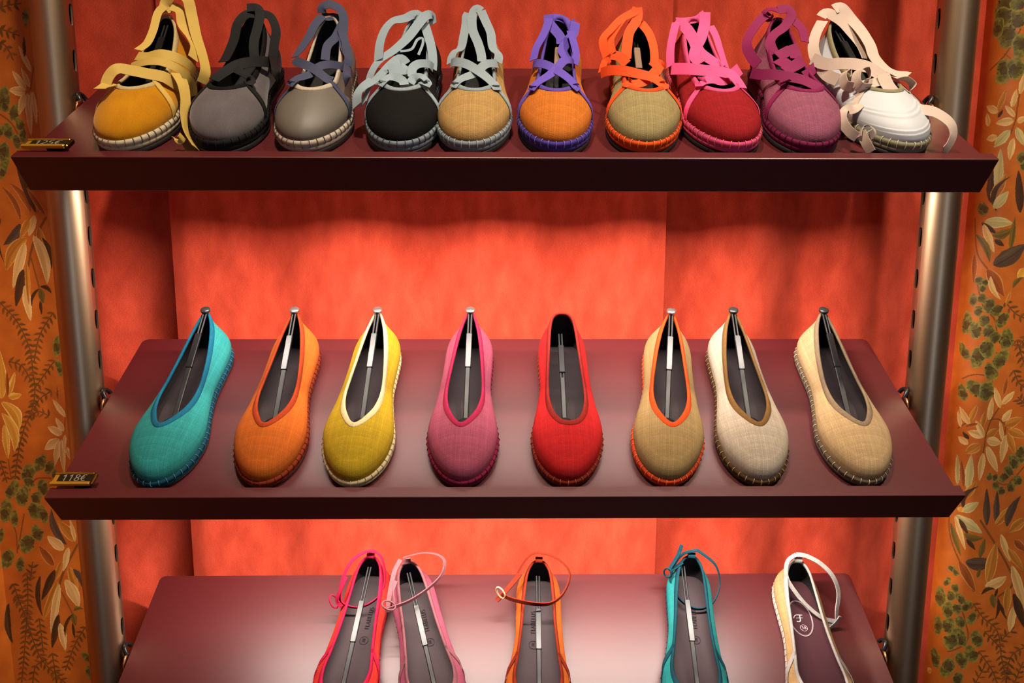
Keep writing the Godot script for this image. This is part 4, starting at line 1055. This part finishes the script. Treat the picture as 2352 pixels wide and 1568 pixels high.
# ------------------------------------------------------------------ small fittings
func price_tag(s: int, left: Vector2, right: Vector2, digits: String, label: String) -> void:
	var f := shelf_frame(s)
	var a := on_shelf(s, left.x, left.y, 0.0165)
	var b := on_shelf(s, right.x, right.y, 0.0165)
	var w := b.x - a.x
	var deep := 0.0185
	var o := thing("price_tag", label, "price tag", f * Transform3D(Basis.IDENTITY, Vector3((a.x + b.x) / 2, 0.0, a.z)), "brass price tags on the left end of the shelves")
	var brass: Material = tex.brass
	box_part("plate", Vector3(0, 0.0135, -deep / 2), Vector3(w, 0.0016, deep), 0.0004, brass, o)
	box_part("rail", Vector3(0, 0.0155, -0.002), Vector3(w, 0.0028, 0.0045), 0.0006, brass, o)
	box_part("rail", Vector3(0, 0.0155, -deep + 0.0008), Vector3(w, 0.0028, 0.0016), 0.0006, brass, o)
	box_part("end_block", Vector3(w / 2 + 0.0022, 0.0140, -deep / 2), Vector3(0.004, 0.006, deep), 0.0012, tex.dark_brass, o)
	box_part("foot", Vector3(w * 0.22, 0.0063, -deep * 0.5), Vector3(w * 0.45, 0.0126, 0.008), 0.001, tex.dark_brass, o)
	box_part("card", Vector3(w * 0.06, 0.0149, -deep / 2 - 0.0008), Vector3(w * 0.86, 0.0012, deep - 0.0065), 0.0002, tex.black_card, o)
	text_part(digits, 0.0135, tex.engraved, o, Transform3D(Basis(Vector3.RIGHT, Vector3(0, 0, -1), Vector3.UP), Vector3(w * 0.04, 0.0157, -deep / 2 - 0.0008)), "price")

func bracket(sgn: float, s: int, label: String) -> void:
	var along := -POLE_Z / cos(TILT)
	var y: float = SHELF_Y[s] + along * sin(TILT)
	var o := thing("shelf_bracket", label, "bracket", Transform3D(Basis.IDENTITY, Vector3(sgn * (HALF + 0.0030), y - 0.016, POLE_Z + 0.012)), "brackets joining shelves and uprights")
	var sh := Shape.new()
	var turn := Transform3D(Basis(Vector3.FORWARD, PI / 2), Vector3.ZERO)
	sh.lathe([[0.0, -0.0016], [0.0112, -0.0016], [0.0122, -0.0008], [0.0122, 0.0008], [0.0112, 0.0016], [0.0, 0.0016]], 32, turn)
	part("disc", sh.mesh(), tex.copper, o)
	sh = Shape.new()
	var hook := []
	for k in 11:
		var a := lerpf(-0.3, PI * 0.95, k / 10.0)
		hook.append(Vector3(sgn * (0.001 + 0.004 * sin(a)), 0.0135 + 0.0085 * sin(a), -0.010 + 0.009 * cos(a)))
	sh.tube(hook, 0.0030, 10)
	part("rubber_clip", sh.mesh(), tex.tree_gloss, o)
	box_part("tongue", Vector3(sgn * 0.006, -0.004, -0.012), Vector3(0.012, 0.016, 0.004), 0.001, tex.tree_black, o)

# ------------------------------------------------------------------ fittings
func shelf(s: int, label: String) -> void:
	var o := thing("display_shelf", label, "shelf", shelf_frame(s), "tilted burgundy shelves")
	var paint: Material = tex.paint
	var loop := []
	var th := 0.006
	# sheet with rounded back corners
	var r := 0.009
	var flat := [Vector2(HALF, -0.004), Vector2(-HALF, -0.004)]
	for k in 5:
		var a := PI / 2 * k / 4
		flat.append(Vector2(-HALF + r - r * cos(a), -DEPTH + r - r * sin(a)))
	for k in 5:
		var a := PI / 2 * k / 4
		flat.append(Vector2(HALF - r + r * sin(a), -DEPTH + r - r * cos(a)))
	var loops := []
	for q in [[-th, 0.0], [-0.0006, 0.0], [0.0, 0.0006]]:
		var ring := []
		for p in flat:
			ring.append(Vector3(p.x - signf(p.x) * q[1], q[0], p.y + (q[1] if p.y < -0.1 else 0.0)))
		loops.append(ring)
	var sh := Shape.new()
	sh.stack(loops)
	part("tray", sh.mesh(), paint, o)
	# lip: a rail bent up above the tray and down below it
	sh = Shape.new()
	var prof := []
	for q in [[0.0, LIP_UP, -1, -1], [0.0, -LIP_DOWN, -1, 1], [-0.0045, -LIP_DOWN, 1, 1], [-0.0045, -th - 0.002, 1, 1], [-LIP_IN, -th - 0.002, 1, 1], [-LIP_IN, LIP_UP, 1, -1]]:
		prof.append(q)
	var ring2 := [Vector2(-0.0012, LIP_UP), Vector2(-0.0003, LIP_UP - 0.0004), Vector2(0.0, LIP_UP - 0.0014), Vector2(0.0, -LIP_DOWN + 0.001), Vector2(-0.001, -LIP_DOWN), Vector2(-0.004, -LIP_DOWN), Vector2(-0.004, -th - 0.001), Vector2(-LIP_IN, -th - 0.001), Vector2(-LIP_IN, LIP_UP - 0.001), Vector2(-LIP_IN + 0.0008, LIP_UP)]
	var ends := []
	for e in [[-HALF, 0.0016], [-HALF + 0.001, 0.0], [HALF - 0.001, 0.0], [HALF, 0.0016]]:
		var lp := []
		for q in ring2:
			var cut := 0.0
			if q.y < -LIP_DOWN + 0.002:
				cut = 0.006                       # the lower corners of the lip are rounded off
			lp.append(Vector3(e[0] - signf(e[0]) * cut, q.y, q.x))
		ends.append(lp)
	# a flat face each, so that the edges catch the light
	for k in ends.size() - 1:
		for c in ring2.size():
			var c2 := (c + 1) % ring2.size()
			sh.quad(ends[k][c], ends[k + 1][c], ends[k + 1][c2], ends[k][c2])
	sh.cap(ends[0], false)
	sh.cap(ends[-1], true)
	part("lip", sh.mesh(), paint, o)
	# light channel under the tray: two unseen walls shaped to cut the strip light
	box_part("channel_wall", Vector3(0, -th - 0.0075, -0.0930), Vector3(1.0, 0.0150, 0.0015), 0.0003, paint, o)
	box_part("channel_wall", Vector3(0, -th - 0.0078, -0.1065), Vector3(1.0, 0.0156, 0.0015), 0.0003, paint, o)
	# light strip in the channel
	if s < 2:
		var strip := box_part("led_strip", Vector3(0, -th - 0.0010, -0.100), Vector3(0.86, 0.002, 0.008), 0.0005, tex.led, o)
		var lamp := AreaLight3D.new()
		lamp.name = "strip_light"
		lamp.area_size = Vector2(0.86, 0.008)
		lamp.light_energy = LED
		lamp.light_color = Color(1.0, 0.95, 0.9)
		lamp.shadow_enabled = true
		lamp.area_range = 6.0
		lamp.area_attenuation = 2.0
		strip.add_child(lamp)
		lamp.position = Vector3(0, -0.0016, 0)
		lamp.rotation = Vector3(-PI / 2, 0, 0)

const POLE_X := 0.5970
const POLE_Z := -0.171
const POLE_R := 0.0252

func upright(sgn: float, label: String) -> void:
	var o := thing("shelf_upright", label, "upright", Transform3D(Basis.IDENTITY, Vector3(sgn * POLE_X, 0, POLE_Z)), "metal uprights beside the shelves")
	var s := Shape.new()
	var pitch := 0.0574
	var slot_h := 0.0135
	var slot_w := 0.0043
	var low := 0.35
	var high := EYE + 0.70
	# angle of the slotted line: straight at the other upright
	var mid := 0.0 if sgn < 0 else PI
	var half := 0.24
	var put := func(a: float, y: float, r := POLE_R) -> Vector3: return Vector3(r * cos(a), y, r * sin(a))
	var rows := []
	for k in 41:
		var y := lerpf(0.02, high, k / 40.0)
		var row := PackedVector3Array()
		for c in 37:
			row.append(put.call(mid + half + (TAU - 2 * half) * c / 36.0, y))
		rows.append(row)
	s.grid(rows, false, false)
	var y0 := EYE + 0.2058 - 27.0 * pitch
	var tops := [0.02]
	var count := 0
	var yy := y0
	var bottom := 0.02
	while yy + pitch / 2 < high:
		# the patch of tube round one slot
		var a0 := yy - pitch / 2
		if a0 < bottom:
			a0 = bottom
		var a1 := yy + pitch / 2
		var outer := PackedVector3Array()
		var hole := PackedVector3Array()
		var deep := PackedVector3Array()
		for k in 32:
			var t := TAU * k / 32
			var c := cos(t)
			var e := sin(t)
			var m := maxf(absf(c), absf(e))
			outer.append(put.call(mid + half * c / m, yy + (e / m) * (a1 - yy if e > 0 else yy - a0)))
			var hy := slot_h - slot_w
			hole.append(put.call(mid + slot_w * c / POLE_R, yy + signf(e) * hy * minf(1.0, absf(e) * 1.4) + slot_w * e))
			deep.append(put.call(mid + slot_w * c / POLE_R, yy + signf(e) * hy * minf(1.0, absf(e) * 1.4) + slot_w * e, POLE_R - 0.0022))
		s.grid([outer, hole], true, false)
		s.grid([hole, deep], true, false)
		yy += pitch
		count += 1
	var body := part("tube", s.mesh(), tex.pole, o)
	# the tube is hollow; an unseen plug is added on top to keep light out
	s = Shape.new()
	s.lathe([[0.0, -0.004], [POLE_R, -0.004], [POLE_R * 1.04, 0.0], [POLE_R * 0.9, 0.006], [0.0, 0.007]], 32, Transform3D(Basis.IDENTITY, Vector3(0, high, 0)))
	part("plug", s.mesh(), tex.pole, o)
	s = Shape.new()
	s.lathe([[POLE_R, -0.001], [POLE_R * 1.15, 0.0], [POLE_R * 1.15, 0.012], [POLE_R * 0.9, 0.016]], 32, Transform3D(Basis.IDENTITY, Vector3(0, 0.005, 0)))
	part("foot", s.mesh(), tex.pole, o)

const LED := 1.1

func curtain(x0: float, x1: float, z0: float, label: String, folds: Array) -> void:
	var o := thing("velvet_curtain", label, "curtain", Transform3D(Basis.IDENTITY, Vector3((x0 + x1) / 2, 0, z0)), "orange-red velvet curtain panels")
	var cols := 90
	var front := []
	var back := []
	var cx := (x0 + x1) / 2
	for r in 31:
		var y := lerpf(0.1, EYE + 0.95, r / 30.0)
		var a := PackedVector3Array()
		var b := PackedVector3Array()
		for c in cols + 1:
			var x := lerpf(x0, x1, c / float(cols))
			var z := 0.0
			for f in folds:
				# centre, width, depth, sway
				var k: float = (x - f[0] - f[3] * (y - EYE)) / f[1]
				z += f[2] * exp(-k * k)
			a.append(Vector3(x - cx, y, z))
			b.append(Vector3(x - cx, y, z - 0.003))
		front.append(a)
		back.append(b)
	var s := Shape.new()
	s.grid(front, false, true, x1 - x0, EYE + 0.85)
	s.grid(back, false, false, x1 - x0, EYE + 0.85)
	for side in [0, cols]:
		var e := []
		for r in 31:
			e.append(PackedVector3Array([front[r][side], back[r][side]]))
		s.grid(e, false, side != 0, 0.003, EYE + 0.85)
	part("cloth", s.mesh(), tex.curtain, o)

# ------------------------------------------------------------------
func _ready() -> void:
	# camera
	var basis := Basis(Vector3.UP, deg_to_rad(-0.7257)) * Basis(Vector3.RIGHT, deg_to_rad(-9.0514)) * Basis(Vector3.BACK, deg_to_rad(0.0976))
	view = Transform3D(basis, Vector3(-0.0073, EYE, 0.8962))
	var cam := Camera3D.new()
	cam.name = "camera"
	cam.fov = rad_to_deg(2.0 * atan(784.0 / FOCAL))
	cam.near = 0.02
	cam.transform = view
	cam.current = true
	add_child(cam)
	# daylight outside, seen only through the shop window behind the camera
	var env := Environment.new()
	env.background_mode = Environment.BG_COLOR
	env.background_color = Color(0.80, 0.88, 1.0)
	env.background_energy_multiplier = 3.0
	env.ambient_light_source = Environment.AMBIENT_SOURCE_DISABLED
	env.tonemap_mode = Environment.TONE_MAPPER_LINEAR
	env.tonemap_exposure = 1.0
	env.sdfgi_enabled = true
	env.ssao_enabled = true
	env.ssil_enabled = true
	var we := WorldEnvironment.new()
	we.name = "world"
	we.environment = env
	add_child(we)
	make_textures()
	# shared materials
	tex.paint = mat(srgb(78, 14, 18), 0.40)
	tex.paint.metallic_specular = 0.62
	tex.led = mat(Color(1, 1, 1), 0.5)
	tex.led.emission_enabled = true
	tex.led.emission = Color(1.0, 0.95, 0.9)
	tex.led.emission_energy_multiplier = 4.0
	tex.pole = mat(srgb(176, 148, 118), 0.40, 1.0)
	tex.inside = mat(srgb(40, 38, 38), 0.6)
	tex.tree_black = mat(srgb(14, 14, 15), 0.5)
	tex.tree_gloss = mat(srgb(24, 24, 26), 0.32)
	tex.tree_worn = mat(srgb(132, 104, 84), 0.6)
	tex.tree_cap = mat(srgb(190, 190, 186), 0.25, 0.9)
	tex.tree_dark_cap = mat(srgb(70, 70, 70), 0.3, 0.6)
	tex.curtain = mat(srgb(224, 88, 62), 0.95)
	tex.curtain.albedo_texture = tex.nap
	tex.curtain.uv1_scale = Vector3(2.2, 2.2, 1)
	tex.curtain.rim_enabled = true
	tex.curtain.rim = 0.5
	tex.curtain.rim_tint = 0.6
	tex.curtain.metallic_specular = 0.15
	tex.paper = mat(Color.WHITE, 0.5)
	tex.brass = mat(srgb(206, 158, 48), 0.35, 0.6)
	tex.dark_brass = mat(srgb(110, 76, 22), 0.35, 1.0)
	tex.black_card = mat(srgb(24, 24, 18), 0.3)
	tex.engraved = mat(srgb(140, 130, 112), 0.5)
	tex.copper = mat(srgb(206, 150, 106), 0.3, 1.0)
	# room
	var plaster := mat(srgb(196, 176, 158), 0.9)
	var boards := mat(srgb(52, 38, 30), 0.6)
	box_part("floor", Vector3(0, -0.05, 2.0), Vector3(6.0, 0.1, 6.0), 0.0, boards, self, "structure")
	box_part("ceiling", Vector3(0, 2.85, 2.0), Vector3(6.0, 0.1, 6.0), 0.0, plaster, self, "structure")
	box_part("wall_back", Vector3(0, 1.4, -0.47), Vector3(6.0, 2.8, 0.12), 0.0, plaster, self, "structure")
	box_part("wall_right", Vector3(2.55, 1.4, 2.0), Vector3(0.1, 2.8, 5.0), 0.0, plaster, self, "structure")
	box_part("wall_far_left", Vector3(-2.55, 1.4, 2.7), Vector3(0.1, 2.8, 3.4), 0.0, plaster, self, "structure")
	box_part("wall_return", Vector3(-1.7, 1.4, 0.95), Vector3(1.65, 2.8, 0.1), 0.0, plaster, self, "structure")
	# shop front behind the camera with a tall window in it
	box_part("wall_front", Vector3(-1.05, 1.4, 4.05), Vector3(3.1, 2.8, 0.1), 0.0, plaster, self, "structure")
	box_part("wall_front_side", Vector3(1.95, 1.4, 4.05), Vector3(1.3, 2.8, 0.1), 0.0, plaster, self, "structure")
	box_part("wall_front_top", Vector3(0.9, 2.6, 4.05), Vector3(0.8, 0.4, 0.1), 0.0, plaster, self, "structure")
	# wallpapered panels on both sides of the curtain
	tex.paper.albedo_texture = paint_sheet(-0.91, 390, LEFT_LEAVES, LEFT_BLOTS, LEFT_TWIGS, LEFT_STEMS)
	papered("wall_panel_left", [[-0.828, WALL_Z], [-0.700, WALL_Z], [-0.692, WALL_Z - 0.004], [-0.690, WALL_Z - 0.012], [-0.690, -0.41]], [-0.828, -0.700, -0.690, -0.681, -0.59], tex.paper)
	box_part("wall_core_left", Vector3(-0.76, 1.4, -0.36), Vector3(0.12, 2.8, 0.1), 0.0, plaster, self, "structure")
	box_part("wall_core_far", Vector3(-0.885, 1.4, 0.3), Vector3(0.1, 2.8, 1.4), 0.0, plaster, self, "structure")
	papered("wall_left", [[-0.828, 1.0], [-0.828, WALL_Z]], [-2.128, -0.828], tex.paper)
	var right_paper := mat(Color.WHITE, 0.5)
	right_paper.albedo_texture = paint_sheet(0.69, 390, RIGHT_LEAVES, RIGHT_BLOTS, RIGHT_TWIGS, RIGHT_STEMS)
	var plan := [[0.739, -0.41], [0.739, WALL_Z - 0.030]]
	var at := [0.624, 0.722]
	for k in range(1, 7):
		var t := PI / 2 * k / 6.0
		plan.append([0.769 - 0.030 * cos(t), WALL_Z - 0.030 + 0.030 * sin(t)])
		at.append(0.722 + 0.047 * k / 6.0)
	plan.append([1.3, WALL_Z])
	at.append(1.3)
	papered("wall_panel_right", plan, at, right_paper)
	box_part("wall_core_right", Vector3(1.05, 1.4, -0.37), Vector3(0.5, 2.8, 0.1), 0.0, plaster, self, "structure")
	# ceiling spots
	var n := 0
	for x in [-0.9, -0.1, 0.7]:
		var o := thing("ceiling_spotlight", ["left", "middle", "right"][n] + "most round ceiling spotlight of the three" if n != 1 else "round ceiling spotlight between the two others", "lamp", Transform3D(Basis.IDENTITY, Vector3(x, 2.8, 0.52)), "ceiling spotlights")
		n += 1
		var s := Shape.new()
		s.lathe([[0.0, 0.0], [0.05, 0.0], [0.05, -0.06], [0.046, -0.06], [0.046, -0.01], [0.0, -0.01]], 24)
		part("housing", s.mesh(), tex.inside, o)
		s = Shape.new()
		s.lathe([[0.0, -0.03], [0.045, -0.03], [0.045, -0.025], [0.0, -0.025]], 24)
		part("lens", s.mesh(), tex.led, o)
		var lamp := SpotLight3D.new()
		lamp.name = "beam"
		lamp.spot_angle = 50.0
		lamp.spot_angle_attenuation = 0.6
		lamp.spot_range = 8.0
		lamp.spot_attenuation = 2.0
		lamp.light_energy = 2.1
		lamp.light_size = 0.045
		lamp.light_color = Color(1.0, 0.93, 0.83)
		lamp.shadow_enabled = true
		o.add_child(lamp)
		lamp.position = Vector3(0, -0.065, 0)
		lamp.rotation = Vector3(-PI / 2 + 0.12, 0, 0)
	curtain(-0.78, -0.515, -0.352, "velvet curtain panel beside the left upright, falling into shadow", [[-0.65, 0.045, 0.030, 0.0], [-0.550, 0.045, -0.040, 0.0]])
	curtain(-0.527, 0.2515, -0.332, "wide middle panel of the velvet curtain", [[-0.50, 0.03, 0.012, 0.0], [-0.37, 0.045, -0.022, 0.02], [-0.24, 0.05, 0.014, 0.0], [-0.13, 0.035, -0.014, 0.01], [-0.02, 0.05, 0.012, 0.0], [0.09, 0.04, -0.014, -0.01], [0.20, 0.05, 0.012, 0.0]])
	curtain(0.235, 0.78, -0.345, "velvet curtain panel behind the right upright", [[0.29, 0.04, -0.022, 0.0], [0.40, 0.04, 0.014, 0.02], [0.48, 0.03, -0.014, 0.0], [0.57, 0.05, 0.014, 0.0], [0.66, 0.03, -0.010, 0.0]])
	upright(-1.0, "slotted brushed metal upright on the left side of the shelves")
	upright(1.0, "slotted brushed metal upright on the right side of the shelves")
	shelf(0, "top burgundy shelf holding lace-up espadrilles")
	shelf(1, "middle burgundy shelf holding slip-on espadrilles")
	shelf(2, "lowest burgundy shelf holding ankle-strap sandals")
	flats()
	laced()
	sandals()
	price_tag(0, Vector2(46, 334), Vector2(146, 334), "125€", "brass price tag reading 125€ on the top shelf")
	price_tag(1, Vector2(112, 1111), Vector2(203, 1111), "118€", "brass price tag reading 118€ on the middle shelf")
	var where := ["top shelf", "middle shelf", "lowest shelf"]
	for k in 3:
		bracket(-1.0, k, "round bracket between the left upright and the " + where[k])
		bracket(1.0, k, "round bracket with black clip between the right upright and the " + where[k])
